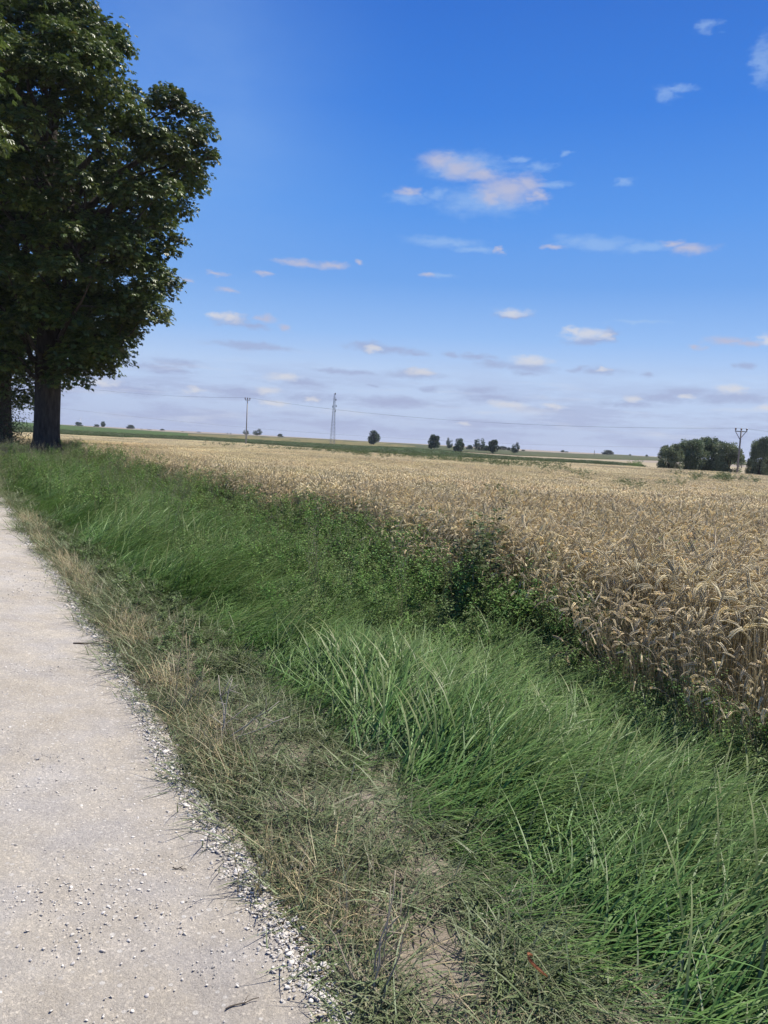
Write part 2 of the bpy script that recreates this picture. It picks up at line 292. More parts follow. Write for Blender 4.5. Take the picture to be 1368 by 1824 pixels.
def road_material():
    m, nt, out = mat_base('crushed_limestone'); N = nt.nodes.new; L = nt.links.new
    tc = N('ShaderNodeTexCoord')
    def nz(s, d=6, r=0.6, st=None):
        n = N('ShaderNodeTexNoise'); n.inputs['Scale'].default_value = s; n.inputs['Detail'].default_value = d; n.inputs['Roughness'].default_value = r; L(tc.outputs['Object'], n.inputs['Vector']); return n.outputs[0]
    def rp(f, stops):
        r = N('ShaderNodeValToRGB'); L(f, r.inputs[0]); e = r.color_ramp.elements
        while len(e) < len(stops): e.new(0.5)
        for k, (p, c) in enumerate(stops): e[k].position = p; e[k].color = (*c, 1)
        return r.outputs[0]
    def mx(f, a, b, t='MIX'):
        n = N('ShaderNodeMix'); n.data_type = 'RGBA'; n.blend_type = t
        if isinstance(f, float): n.inputs[0].default_value = f
        else: L(f, n.inputs[0])
        L(a, n.inputs[6]); L(b, n.inputs[7]); return n.outputs[2]
    big = rp(nz(1.1, 7, 0.62), [(0.3, (.325, .302, .268)), (0.5, (.36, .338, .306)), (0.68, (.395, .376, .347))])
    tint = rp(nz(3.2, 5, 0.6), [(0.35, (.97, .97, 1.0)), (0.6, (1.03, 1.0, .95))])
    c = mx(1.0, big, tint, 'MULTIPLY')
    patch = rp(nz(5.5, 8, 0.72), [(0.36, (.95, .948, .945)), (0.5, (1.03, 1.03, 1.03)), (0.64, (1.12, 1.115, 1.10))])
    c = mx(1.0, c, patch, 'MULTIPLY')
    fine = rp(nz(160, 4, 0.75), [(0.28, (.5, .5, .5)), (0.42, (.92, .92, .92)), (0.58, (1.06, 1.06, 1.06)), (0.72, (1.45, 1.44, 1.42))])
    c = mx(1.0, c, fine, 'MULTIPLY')
    # scattered pale grit
    vo = N('ShaderNodeTexVoronoi'); vo.inputs['Scale'].default_value = 120; L(tc.outputs['Object'], vo.inputs['Vector'])
    cells = rp(vo.outputs['Color'], [(0.55, (1, 1, 1)), (0.82, (1.18, 1.17, 1.15)), (0.95, (1.55, 1.54, 1.5))])
    c = mx(1.0, c, cells, 'MULTIPLY')
    v2 = N('ShaderNodeTexVoronoi'); v2.inputs['Scale'].default_value = 42; v2.inputs['Randomness'].default_value = 1; L(tc.outputs['Object'], v2.inputs['Vector'])
    sc_ = N('ShaderNodeSeparateColor'); L(v2.outputs['Color'], sc_.inputs[0])
    pick = N('ShaderNodeMath'); pick.operation = 'GREATER_THAN'; L(sc_.outputs[0], pick.inputs[0]); pick.inputs[1].default_value = 0.72
    rad_ = N('ShaderNodeMapRange'); L(sc_.outputs[1], rad_.inputs[0]); rad_.inputs[3].default_value = .12; rad_.inputs[4].default_value = .42
    ins = N('ShaderNodeMath'); ins.operation = 'LESS_THAN'; L(v2.outputs['Distance'], ins.inputs[0]); L(rad_.outputs[0], ins.inputs[1])
    em = N('ShaderNodeMath'); em.operation = 'MULTIPLY'; L(pick.outputs[0], em.inputs[0]); L(ins.outputs[0], em.inputs[1])
    st = rp(sc_.outputs[2], [(0.0, (.40, .375, .34)), (0.5, (.50, .475, .44)), (1.0, (.60, .58, .54))])
    emf = N('ShaderNodeMath'); emf.operation = 'MULTIPLY'; L(em.outputs[0], emf.inputs[0]); emf.inputs[1].default_value = .75
    c = mx(emf.outputs[0], c, st)
    p = N('ShaderNodeBsdfPrincipled'); p.inputs['Roughness'].default_value = 0.92; p.inputs['Specular IOR Level'].default_value = 0.15; L(c, p.inputs['Base Color'])
    h1 = nz(230, 4, 0.75); h2 = nz(45, 5, 0.7); h3 = nz(9, 4, 0.6)
    ad = N('ShaderNodeMath'); ad.operation = 'MULTIPLY_ADD'; L(h2, ad.inputs[0]); ad.inputs[1].default_value = 1.6; L(h1, ad.inputs[2])
    a2 = N('ShaderNodeMath'); a2.operation = 'MULTIPLY_ADD'; L(h3, a2.inputs[0]); a2.inputs[1].default_value = 3.0; L(ad.outputs[0], a2.inputs[2])
    a3 = N('ShaderNodeMath'); a3.operation = 'MULTIPLY_ADD'; L(em.outputs[0], a3.inputs[0]); a3.inputs[1].default_value = .9; L(a2.outputs[0], a3.inputs[2])
    b = N('ShaderNodeBump'); b.inputs['Strength'].default_value = 0.9; b.inputs['Distance'].default_value = 0.006; L(a3.outputs[0], b.inputs['Height']); L(b.outputs[0], p.inputs['Normal'])
    L(p.outputs[0], out.inputs[0]); return m
M_road = road_material()

# ------------------------------------------------------------------ ground
def axis(near, step, far, g):
    v = list(np.arange(0, near + 1e-6, step)); s = step
    while v[-1] < far: s *= g; v.append(v[-1] + s)
    return np.array(v)
def bumps(x, y):
    n = sm(0, 0.5, x - gx(y)) * sm(70, 40, y)
    return n * (0.05 * (vnoise(x, y, .6, 1) - .5) + 0.03 * (vnoise(x, y, .17, 2) - .5) + 0.03)
def build_ground():
    ya = axis(16, 0.12, 9000, 1.12); yb = axis(3, 0.5, 600, 1.35); ys = np.concatenate([-yb[:0:-1], ya])
    xa = axis(6, 0.12, 7000, 1.16); xs = np.concatenate([-xa[:0:-1], xa])
    X, Y = np.meshgrid(xs, ys); Z = hz(X, Y) + bumps(X, Y)
    V = np.stack([X.ravel(), Y.ravel(), Z.ravel()], 1); w = len(xs); h = len(ys)
    i = (np.arange(h - 1)[:, None] * w + np.arange(w - 1)[None]).ravel()
    F = np.stack([i, i + 1, i + w + 1, i + w], 1)
    o = link('ground', mesh('ground', V, [F], M_soil, smooth=True)); tag(o, kind='structure')
build_ground()
def build_road():
    ys = np.concatenate([np.arange(-30, 1, .5), np.arange(1, 12, .05), np.arange(12, 60, .4), np.arange(60, 390, 6)])
    us = np.concatenate([np.linspace(0, 1.6, 36), np.linspace(1.7, 4.6, 20)])
    Y = np.repeat(ys[:, None], len(us), 1)
    E = gx(ys) + 0.06 + 0.16 * (vnoise(ys, ys * 0, .7, 5) - .5) + .05 * (vnoise(ys, ys * 0, .13, 6) - .5)
    X = E[:, None] - us[None]
    Z = hz(X, Y) + 0.012 + 0.012 * (vnoise(X, Y, .5, 9) - .5) + 0.05 * sm(0, 1.2, us)[None] - 0.035 * np.exp(-((us[None] - 2.0) / .35) ** 2)
    Z[:, 0] -= 0.05
    V = np.stack([X.ravel(), Y.ravel(), Z.ravel()], 1); w = len(us); h = len(ys)
    i = (np.arange(h - 1)[:, None] * w + np.arange(w - 1)[None]).ravel(); F = np.stack([i, i + w, i + w + 1, i + 1], 1)
    o = link('gravel_road', mesh('gravel_road', V, [F], M_road, smooth=True)); tag(o, kind='structure')
    return
build_road()
def road_z(x, y):
    e = gx(y) + 0.06; u = e - x
    return hz(x, y) + 0.012 + 0.012 * (vnoise(x, y, .5, 9) - .5) + 0.05 * sm(0, 1.2, u) - 0.035 * np.exp(-((u - 2.0) / .35) ** 2)

# ------------------------------------------------------------------ scatter with geometry nodes (ground cover only)
def source(name, meshes):
    c = bpy.data.collections.new(name)
    for i, me in enumerate(meshes):
        o = bpy.data.objects.new('%s_%02d' % (name, i), me); c.objects.link(o)
    return c
def scatter(name, coll, nvar, P, rot, scl, label, cat, seed=0, idx=None):
    n = len(P); me = bpy.data.meshes.new(name); me.vertices.add(n); me.vertices.foreach_set('co', np.asarray(P, np.float32).ravel())
    a = me.attributes.new('rot', 'FLOAT_VECTOR', 'POINT'); a.data.foreach_set('vector', np.asarray(rot, np.float32).ravel())
    sc3 = np.asarray(scl, np.float32); sc3 = np.repeat(sc3[:, None], 3, 1) if sc3.ndim == 1 else sc3
    a = me.attributes.new('scl', 'FLOAT_VECTOR', 'POINT'); a.data.foreach_set('vector', sc3.ravel())
    a = me.attributes.new('idx', 'INT', 'POINT'); a.data.foreach_set('value', (np.random.default_rng(seed).integers(0, nvar, n) if idx is None else np.asarray(idx)).astype(np.int32))
    o = link(name, me)
    g = bpy.data.node_groups.new(name, 'GeometryNodeTree')
    g.interface.new_socket('Geometry', in_out='INPUT', socket_type='NodeSocketGeometry'); g.interface.new_socket('Geometry', in_out='OUTPUT', socket_type='NodeSocketGeometry')
    N = g.nodes.new; L = g.links.new
    gi = N('NodeGroupInput'); go = N('NodeGroupOutput'); ip = N('GeometryNodeInstanceOnPoints'); ci = N('GeometryNodeCollectionInfo')
    ci.inputs['Collection'].default_value = coll; ci.inputs['Separate Children'].default_value = True; ci.inputs['Reset Children'].default_value = True
    def na(nm, t):
        x = N('GeometryNodeInputNamedAttribute'); x.data_type = t; x.inputs['Name'].default_value = nm; return [s for s in x.outputs if s.enabled and s.name == 'Attribute'][0]
    er = N('FunctionNodeEulerToRotation'); L(na('rot', 'FLOAT_VECTOR'), er.inputs[0]); L(er.outputs[0], ip.inputs['Rotation'])
    L(na('scl', 'FLOAT_VECTOR'), ip.inputs['Scale']); L(na('idx', 'INT'), ip.inputs['Instance Index']); ip.inputs['Pick Instance'].default_value = True
    L(gi.outputs[0], ip.inputs['Points']); L(ci.outputs[0], ip.inputs['Instance']); L(ip.outputs[0], go.inputs[0])
    md = o.modifiers.new('scatter', 'NODES'); md.node_group = g
    tag(o, label, cat, kind='stuff'); return o
def pts_between(y0, y1, fa, fb, dens, seed, margin=None):
    """random points with fa(y) < x < fb(y) inside what a camera near the origin can see"""
    r = np.random.default_rng(seed); ny = 60; Y = []; X = []
    es = np.linspace(y0, y1, ny + 1)
    for k in range(ny):
        ym = (es[k] + es[k + 1]) / 2
        a = max(float(fa(ym)), -0.62 * ym - 1.6); b = min(float(fb(ym)), 0.60 * ym + 1.6)
        if b <= a: continue
        n = r.poisson((b - a) * (es[k + 1] - es[k]) * dens)
        yy = r.uniform(es[k], es[k + 1], n); t = r.uniform(0, 1, n)
        A = np.maximum(fa(yy), -0.62 * yy - 1.6); B = np.minimum(fb(yy), 0.60 * yy + 1.6)
        X.append(A + (B - A) * t); Y.append(yy)
    return np.concatenate(X), np.concatenate(Y)

# ---- grass blade tufts
def blade_set(r, n, spread, lr, wr, tilt, droop, azs, cols, seg=5, base_az=0.0, fold=0.0):
    """n curved tapering blades -> verts, quads, colours.  tilt: start angle from vertical, droop: extra bend along the blade"""
    L = r.uniform(*lr, n); W = r.uniform(*wr, n); az = base_az + r.normal(0, azs, n); t0 = np.maximum(np.abs(r.normal(tilt[0], tilt[1], n)), tilt[0] * .55); dr = r.uniform(*droop, n)
    px = r.normal(0, spread, n); py = r.normal(0, spread, n); s = np.linspace(0, 1, seg + 1)
    ang = t0[:, None] + dr[:, None] * s[None] ** 1.6
    ds = L[:, None] / seg
    dx = np.sin(ang) * ds; dz = np.cos(ang) * ds
    H = np.concatenate([np.zeros((n, 1)), np.cumsum(dx[:, :-1], 1)], 1); Z = np.concatenate([np.zeros((n, 1)), np.cumsum(dz[:, :-1], 1)], 1)
    wob = r.normal(0, 0.12, n)[:, None] * s[None] ** 2 * L[:, None]
    ca, sa = np.cos(az)[:, None], np.sin(az)[:, None]
    X = px[:, None] + H * ca - wob * sa; Y = py[:, None] + H * sa + wob * ca
    Z = np.maximum(Z, 0.004)
    w = W[:, None] * (np.minimum(1, 0.55 + s * 2.0) * (1 - s ** 2.6))[None] / 2 + 0.0003
    tw = r.normal(0, .5, n)[:, None] + r.normal(0, .5, n)[:, None] * s[None]
    nx = -sa * np.cos(tw) + ca * np.sin(tw) * .4; ny = ca * np.cos(tw) + sa * np.sin(tw) * .4; nzz = np.sin(tw) * .8
    A = np.stack([X - nx * w, Y - ny * w, Z - nzz * w], -1); B = np.stack([X + nx * w, Y + ny * w, Z + nzz * w], -1)
    V = np.stack([A, B], 2).reshape(-1, 3); V[:, 2] = np.maximum(V[:, 2], .002)
    m = (seg + 1) * 2; b = (np.arange(n) * m)[:, None] + (np.arange(seg) * 2)[None]
    F = np.stack([b, b + 1, b + 3, b + 2], -1).reshape(-1, 4)
    c = np.array(cols)[r.integers(0, len(cols), n)] * r.uniform(.75, 1.25, (n, 1)); C = np.repeat(c, m, 0)
    tipc = np.tile(np.repeat(s, 2), n)[:, None]
    C = C * (1 - .25 * tipc ** 3) + np.array([.30, .27, .12]) * (.25 * tipc ** 3)
    return V, F, C
GREEN = [(.11, .225, .055), (.085, .185, .045), (.135, .26, .068), (.175, .285, .09), (.075, .155, .042)]
DUSTG = [(.19, .27, .13), (.16, .235, .11), (.22, .29, .15), (.25, .29, .17), (.14, .19, .10)]
GREYG = [(.16, .205, .105), (.19, .23, .125), (.13, .18, .085), (.23, .235, .145), (.17, .18, .105)]
STRAW = [(.56, .46, .27), (.46, .37, .22), (.36, .29, .18), (.62, .54, .36), (.27, .22, .14)]
LITTER = [(.36, .31, .20), (.29, .25, .165), (.22, .19, .13), (.42, .37, .25), (.17, .15, .11)]
def tufts(k, seed, mat, name, **kw):
    out = []
    for i in range(k):
        r = np.random.default_rng(seed + i); V, F, C = blade_set(r, **kw); out.append(mesh(name, V, [F], mat, C))
    return out
_lg = dict(n=30, spread=.06, lr=(.24, .60), wr=(.0045, .0095), tilt=(.72, .25), droop=(.4, 1.6), azs=.5, seg=6)
src_long = source('long_grass_tuft', tufts(8, 100, M_grass, 'long_grass_tuft', cols=GREEN * 3 + [(.19, .25, .09)], **_lg) + tufts(5, 150, M_grass, 'long_grass_tuft', cols=DUSTG * 2 + GREEN[:2], **_lg))
src_short = source('dusty_grass_tuft', tufts(8, 200, M_grass, 'dusty_grass_tuft', n=34, spread=.07, lr=(.08, .24), wr=(.003, .007), tilt=(1.15, .3), droop=(.0, .8), azs=1.3, cols=GREYG + [(.14, .20, .08), (.17, .22, .10), (.12, .15, .08)], seg=4))
src_litter = source('dry_grass_tuft', tufts(8, 300, M_dry, 'dry_grass_tuft', n=26, spread=.06, lr=(.05, .20), wr=(.0015, .004), tilt=(1.2, .35), droop=(-.4, .8), azs=2.5, cols=LITTER + GREYG[:4], seg=4))
src_fine = source('straw_tuft', tufts(6, 400, M_dry, 'straw_tuft', n=14, spread=.035, lr=(.10, .30), wr=(.0018, .0038), tilt=(.75, .4), droop=(-.2, .8), azs=2.2, cols=STRAW[:4], seg=5))

def place(X, Y, az, scl, tiltx=None):
    P = np.stack([X, Y, hz(X, Y) + bumps(X, Y) - .008], 1); r = np.zeros((len(X), 3)); r[:, 2] = az
    if tiltx is not None: r[:, 0] = tiltx
    return P, r, scl

def verge():
    r = np.random.default_rng(5)
    # long leaning grass
    segs = [(1.2, 5, 195, 1), (5, 10, 135, 1.05), (10, 20, 60, 1.25), (20, 50, 22, 1.6)]
    Ps = []; Rs = []; Ss = []; Is = []
    for i, (a, b, d, s) in enumerate(segs):
        X, Y = pts_between(a, b, lambda y: gg(y) - .15, lambda y: gw(y) + 1.1, d, 20 + i)
        u = (X - gg(Y)) / (gw(Y) - gg(Y))
        edge = sm(-.12, .35, u + .25 * (vnoise(X, Y, .5, 31) - .5)); keep = r.uniform(0, 1, len(X)) < (.35 + .65 * edge)
        X, Y, u, edge = X[keep], Y[keep], u[keep], edge[keep]
        az = math.radians(18) + (vnoise(X, Y, .8, 32) - .5) * 1.5 + (vnoise(X, Y, 2.2, 33) - .5) * .9 + r.normal(0, .15, len(X))
        az = az - (1 - edge) * 1.3 - .5 * sm(4, 2, Y) * sm(.8, 0, u)
        S = s * (.55 + .5 * edge) * (.8 + .4 * vnoise(X, Y, .9, 34)) * r.uniform(.85, 1.15, len(X))
        P, R_, S = place(X, Y, az, S, None); R_[:, 0] = r.normal(0, .1, len(X))
        sc = np.stack([S * 1.0, S * 1.0, S * (.5 + .5 * vnoise(X, Y, 1.3, 35)) * (.6 + .4 * edge) * (1 - .35 * sm(.55, 1.1, u) * sm(7, 4, Y)) * (.62 + .38 * sm(.05, .5, u))], 1)
        Ps.append(P); Rs.append(R_); Ss.append(sc)
        du = sm(.55, .05, u + .5 * (vnoise(X, Y, .7, 36) - .5)) * sm(5.0, 3.4, Y); Is.append(np.where(r.uniform(0, 1, len(X)) < du, r.integers(8, 13, len(X)), r.integers(0, 8, len(X)))); sc[:, 2] *= np.where(Is[-1] >= 8, .62, 1); sc[:, 0] *= np.where(Is[-1] >= 8, .8, 1); sc[:, 1] *= np.where(Is[-1] >= 8, .8, 1)
    scatter('long_grass', src_long, 13, np.concatenate(Ps), np.concatenate(Rs), np.concatenate(Ss), 'long lush green grass leaning over along the middle of the verge', 'grass', 1, np.concatenate(Is))
    # dusty, flattened grass between gravel and long grass
    Ps = []; Rs = []; Ss = []
    for i, (a, b, d, s) in enumerate([(1.2, 5, 240, 1), (5, 10, 150, 1.2), (10, 22, 60, 1.6), (22, 50, 20, 2.4)]):
        X, Y = pts_between(a, b, lambda y: gx(y) + .02, lambda y: gg(y) + .35, d, 40 + i)
        bare = .6 * sm(.6, .8, vnoise(X, Y, .3, 51)) * sm(7, 4, Y) + np.exp(-(((X - .27 + .5 * (Y - 2.15)) / .17) ** 2 + ((Y - 2.2) / .32) ** 2)) * (.6 + .8 * vnoise(X, Y, .1, 52)) * 1.1
        keep = r.uniform(0, 1, len(X)) > bare; X, Y = X[keep], Y[keep]
        az = math.radians(-60) + (vnoise(X, Y, .6, 41) - .5) * 3 + r.normal(0, .6, len(X))
        S = s * r.uniform(.6, 1.15, len(X)); P, R_, S = place(X, Y, az, S)
        Ps.append(P); Rs.append(R_); Ss.append(np.stack([S, S, S * r.uniform(.5, 1.1, len(S))], 1))
    scatter('dusty_grass', src_short, 8, np.concatenate(Ps), np.concatenate(Rs), np.concatenate(Ss), 'dusty grey green flattened grass beside the gravel edge', 'grass', 2)
    Ps = []; Rs = []; Ss = []
    for i, (a, b, d, s) in enumerate([(1.2, 5, 230, 1), (5, 12, 130, 1.2), (12, 30, 30, 1.8)]):
        X, Y = pts_between(a, b, lambda y: gx(y) - .01, lambda y: gg(y) + .15, d, 60 + i)
        u = (X - gx(Y)) / np.maximum(gg(Y) - gx(Y), .2)
        bare = np.exp(-(((X - .27 + .5 * (Y - 2.15)) / .17) ** 2 + ((Y - 2.2) / .32) ** 2)) * (.6 + .8 * vnoise(X, Y, .1, 52)) * .9
        keep = r.uniform(0, 1, len(X)) < (.75 - .6 * sm(.2, .8, u)) * (.5 + vnoise(X, Y, .3, 61)) * (1 - bare); X, Y = X[keep], Y[keep]
        S = s * r.uniform(.6, 1.2, len(X)); P, R_, S = place(X, Y, r.uniform(0, 6.28, len(X)), S); Ps.append(P); Rs.append(R_); Ss.append(np.stack([S, S, S], 1))
    scatter('dry_litter', src_litter, 8, np.concatenate(Ps), np.concatenate(Rs), np.concatenate(Ss), 'brown dry grass litter lying along the gravel edge', 'dry grass', 3)
    # strip of upright straw right at the gravel
    X, Y = pts_between(1.5, 14, lambda y: gx(y) + .08, lambda y: gx(y) + .36, 230, 70)
    keep = r.uniform(0, 1, len(X)) < sm(.35, .65, vnoise(X, Y, .22, 71)); X, Y = X[keep], Y[keep]
    P, R_, S = place(X, Y, r.uniform(0, 6.28, len(X)), r.uniform(.45, 1.0, len(X)))
    scatter('straw_fringe', src_fine, 6, P, R_, S, 'thin pale straw stems standing at the edge of the gravel', 'dry grass', 4)
verge()

# ---- broadleaf weeds
def kites(C, D, Nn, L, W, fold=.25):
    """folded kite leaves: base C, direction D, normal N"""
    D = D / (np.linalg.norm(D, axis=1)[:, None] + 1e-9); S = np.cross(D, Nn); S /= np.linalg.norm(S, axis=1)[:, None] + 1e-9; Nn = np.cross(S, D)
    L = np.asarray(L)[:, None]; W = np.asarray(W)[:, None]
    mid = C + D * L * .55
    V = np.stack([C, mid + S * W / 2 + Nn * W * fold, C + D * L, mid - S * W / 2 + Nn * W * fold], 1).reshape(-1, 3)
    b = np.arange(len(C)) * 4
    F = np.concatenate([np.stack([b, b + 1, b + 2], 1), np.stack([b, b + 2, b + 3], 1)]); return V, F
def unit(r, n):
    v = r.normal(0, 1, (n, 3)); return v / np.linalg.norm(v, axis=1)[:, None]
def weed_mesh(seed, h, nbr, nleaf, ls, cols, seeds=None):
    r = np.random.default_rng(seed); A = Acc(); C = []; D = []
    main = []
    lean = r.normal(0, .12, 2)
    def stem(p0, d, L, rad):
        k = 5; P = [p0]
        for i in range(k):
            d = d + np.array([r.normal(0, .08), r.normal(0, .08), .06]); d /= np.linalg.norm(d); P.append(P[-1] + d * L / k)
        V, f = tube(P, np.linspace(rad, rad * .4, k + 1), 3, False); A.add(V, f, (.10, .15, .05)); return np.array(P)
    m = stem(np.zeros(3), np.array([lean[0], lean[1], 1.0]), h, .0045); main.append(m)
    for b in range(nbr):
        t = r.uniform(.15, .8); p = m[int(t * 5)] * (1 - (t * 5) % 1) + m[min(5, int(t * 5) + 1)] * ((t * 5) % 1); a = r.uniform(0, 6.28)
        main.append(stem(p, np.array([math.cos(a) * .8, math.sin(a) * .8, .75]), h * r.uniform(.3, .5) * (1.1 - t * .6), .0028))
    for s in main:
        k = max(4, int(nleaf / len(main))); t = r.uniform(.1, 1, k) * 5; i = np.minimum(4, t.astype(int)); p = s[i] + (s[i + 1] - s[i]) * (t - i)[:, None]
        a = r.uniform(0, 6.28, k); C.append(p); D.append(np.stack([np.cos(a), np.sin(a), r.uniform(-.35, .45, k)], 1))
    C = np.concatenate(C); D = np.concatenate(D); n = len(C); L = r.uniform(ls[0], ls[1], n)
    N_ = np.tile([0, 0, 1.0], (n, 1)) + r.normal(0, .3, (n, 3)); V, F = kites(C + D * .01, D, N_, L, L * r.uniform(.45, .65, n))
    col = np.array(cols)[r.integers(0, len(cols), n)] * r.uniform(.75, 1.25, (n, 1)); A.add(V, [F], np.repeat(col, 4, 0))
    if seeds:
        for s in main:
            k = seeds; t = r.uniform(.7, 1, k); p = s[4] + (s[5] - s[4]) * ((t - .6) * 2.5)[:, None] + r.normal(0, .008, (k, 3)); V, F = kites(p, unit(r, k), unit(r, k), np.full(k, .012), np.full(k, .008)); A.add(V, [F], (.22, .22, .10))
    return A.mesh('weed_plant', M_weed)
WG = [(.125, .24, .055), (.10, .195, .045), (.155, .28, .07), (.19, .31, .085)]
WP = [(.16, .24, .08), (.13, .21, .065), (.20, .28, .10), (.11, .19, .06)]
src_weed = source('verge_weed', [weed_mesh(500 + i, .42 + .055 * i, 7, 170, (.018, .045), WG if i % 2 else WP, 8) for i in range(8)])
src_low = source('low_weed', [weed_mesh(530 + i, .10 + .015 * i, 7, 110, (.010, .026), WP + GREYG[:3]) for i in range(6)])
def panicle_mesh(seed):
    r = np.random.default_rng(seed); A = Acc()
    for k in range(5):
        a = r.uniform(0, 6.28); h = r.uniform(.7, 1.15); ln = r.uniform(.05, .25); s = np.linspace(0, 1, 6); p0 = r.normal(0, .04, 2)
        P = np.stack([p0[0] + math.cos(a) * ln * s ** 2, p0[1] + math.sin(a) * ln * s ** 2, h * s], 1); V, f = tube(P, np.linspace(.0016, .001, 6), 3, False); A.add(V, f, (.26, .24, .13))
        n = 34; t = r.uniform(.72, 1.0, n); c = np.stack([np.interp(t, s, P[:, j]) for j in range(3)], 1); wd = .035 * (1.05 - t) / .3 + .004
        c = c + r.normal(0, 1, (n, 3)) * wd[:, None] * np.array([1, 1, .3]); V, F = kites(c, np.tile([0, 0, 1.0], (n, 1)) + unit(r, n) * .6, unit(r, n), r.uniform(.012, .022, n), r.uniform(.003, .006, n)); A.add(V, [F], (.33, .30, .20))
    return A.mesh('grass_panicle', M_dry)
src_pan = source('grass_panicle', [panicle_mesh(560 + i) for i in range(5)])
def weeds():
    r = np.random.default_rng(6); Ps = []; Rs = []; Ss = []
    for i, (a, b, d, s) in enumerate([(2.2, 6, 100, .8), (6, 12, 72, .95), (12, 24, 32, 1.1), (24, 50, 8, 1.5)]):
        X, Y = pts_between(a, b, lambda y: gw(y) - .35, lambda y: wx(y) + .25, d, 80 + i)
        m = vnoise(X, Y, 1.0, 81); u = (X - gw(Y) + .35) / (wx(Y) - gw(Y) + .6)
        keep = r.uniform(0, 1, len(X)) < np.clip(.5 + .9 * (m - .3), 0, 1) * (.3 + .7 * sm(.1, .5, u)); X, Y = X[keep], Y[keep]
        u = u[keep]; S = s * r.uniform(.6, 1.15, len(X)) * (.68 + .32 * sm(3.2, 6, Y)) * (.72 + .33 * sm(.3, .9, u)); P, R_, S = place(X, Y, r.uniform(0, 6.28, len(X)), S, r.normal(0, .12, len(X))); Ps.append(P); Rs.append(R_); Ss.append(S)
    # single weeds standing in the corn near the edge
    X, Y = pts_between(6, 30, wx, lambda y: wx(y) + 1.4 + y * .05, 1.3, 90); P, R_, S = place(X, Y, r.uniform(0, 6.28, len(X)), r.uniform(.9, 1.35, len(X))); Ps.append(P); Rs.append(R_); Ss.append(S)
    # left grassy patch
    X, Y = pts_between(13, 34, lambda y: gx(y) + .8, gw, 4, 91); P, R_, S = place(X, Y, r.uniform(0, 6.28, len(X)), r.uniform(.7, 1.3, len(X))); Ps.append(P); Rs.append(R_); Ss.append(S)
    scatter('verge_weeds', src_weed, 8, np.concatenate(Ps), np.concatenate(Rs), np.concatenate(Ss), 'dark green leafy weeds between the long grass and the wheat', 'weeds', 5)
    # low weeds carpet left of the long grass
    Ps = []; Rs = []; Ss = []
    for i, (a, b, d, s) in enumerate([(1.6, 3.6, 70, .6), (3.6, 7, 90, .8), (7, 13, 50, 1.2), (13, 30, 14, 1.9)]):
        X, Y = pts_between(a, b, lambda y: gx(y) + .35, lambda y: gg(y) + .25, d, 95 + i); keep = r.uniform(0, 1, len(X)) < sm(.25, .55, vnoise(X, Y, .7, 96)) * .9; X, Y = X[keep], Y[keep]
        P, R_, S = place(X, Y, r.uniform(0, 6.28, len(X)), s * r.uniform(.6, 1.2, len(X)), r.normal(0, .2, len(X))); Ps.append(P); Rs.append(R_); Ss.append(S)
    scatter('low_weeds', src_low, 6, np.concatenate(Ps), np.concatenate(Rs), np.concatenate(Ss), 'low grey green weeds creeping beside the trampled verge', 'weeds', 6)
    Ps = []; Rs = []; Ss = []
    for (a, b, fa, fb, d) in [(9, 20, lambda y: gx(y) + .8, wx, .8), (20, 48, lambda y: gx(y) + .5, wx, 1.6), (5, 12, gw, wx, .8)]:
        X, Y = pts_between(a, b, fa, fb, d, int(97 + a)); P, R_, S = place(X, Y, r.uniform(0, 6.28, len(X)), r.uniform(.7, 1.15, len(X))); Ps.append(P); Rs.append(R_); Ss.append(S)
    scatter('seeding_grass', src_pan, 5, np.concatenate(Ps), np.concatenate(Rs), np.concatenate(Ss), 'tall thin grass stems with pale seed heads on the far verge', 'grass', 7)
weeds()

# ------------------------------------------------------------------ wheat
EARC = [(.82, .72, .47), (.75, .65, .42), (.87, .78, .54), (.65, .56, .36), (.85, .75, .51)]
STEMC = [(.56, .49, .33), (.48, .42, .28), (.62, .55, .38), (.40, .35, .23)]
def stalk_path(r, h, seg):
    az = r.uniform(0, 6.28) if r.random() < .4 else r.normal(-.5, .9)
    lean = abs(r.normal(.05, .05)); bend = r.uniform(1.5, 2.9) if r.random() < .75 else r.uniform(.3, 1.3)
    el = r.uniform(.07, .10); neck = r.uniform(.09, .14)
    P = [np.zeros(3)]; ang = lean; d = np.array([math.cos(az), math.sin(az), 0])
    sh = h - .03; ns = seg
    for i in range(ns): P.append(P[-1] + (d * math.sin(ang) + np.array([0, 0, math.cos(ang)])) * sh / ns); ang += .02
    nk = 4
    for i in range(nk): ang += bend * .62 / nk; P.append(P[-1] + (d * math.sin(ang) + np.array([0, 0, math.cos(ang)])) * neck / nk)
    ear = [P[-1]]; ne = 6
    for i in range(ne): ang += bend * .38 / ne; ear.append(ear[-1] + (d * math.sin(ang) + np.array([0, 0, math.cos(ang)])) * el / ne)
    return np.array(P), np.array(ear)
def spindle(C, D, S, N_, L, W):
    """n little 6-vertex grains"""
    T = np.cross(D, S); mid = C + D * (L * .42)[:, None]; w = (W / 2)[:, None]
    V = np.stack([C, mid + S * w, mid + T * w, mid - S * w, mid - T * w, C + D * L[:, None]], 1).reshape(-1, 3); b = np.arange(len(C)) * 6
    F = [np.stack([b, b + 1 + k, b + 1 + (k + 1) % 4], 1) for k in range(4)] + [np.stack([b + 5, b + 1 + (k + 1) % 4, b + 1 + k], 1) for k in range(4)]
    return V, np.concatenate(F)
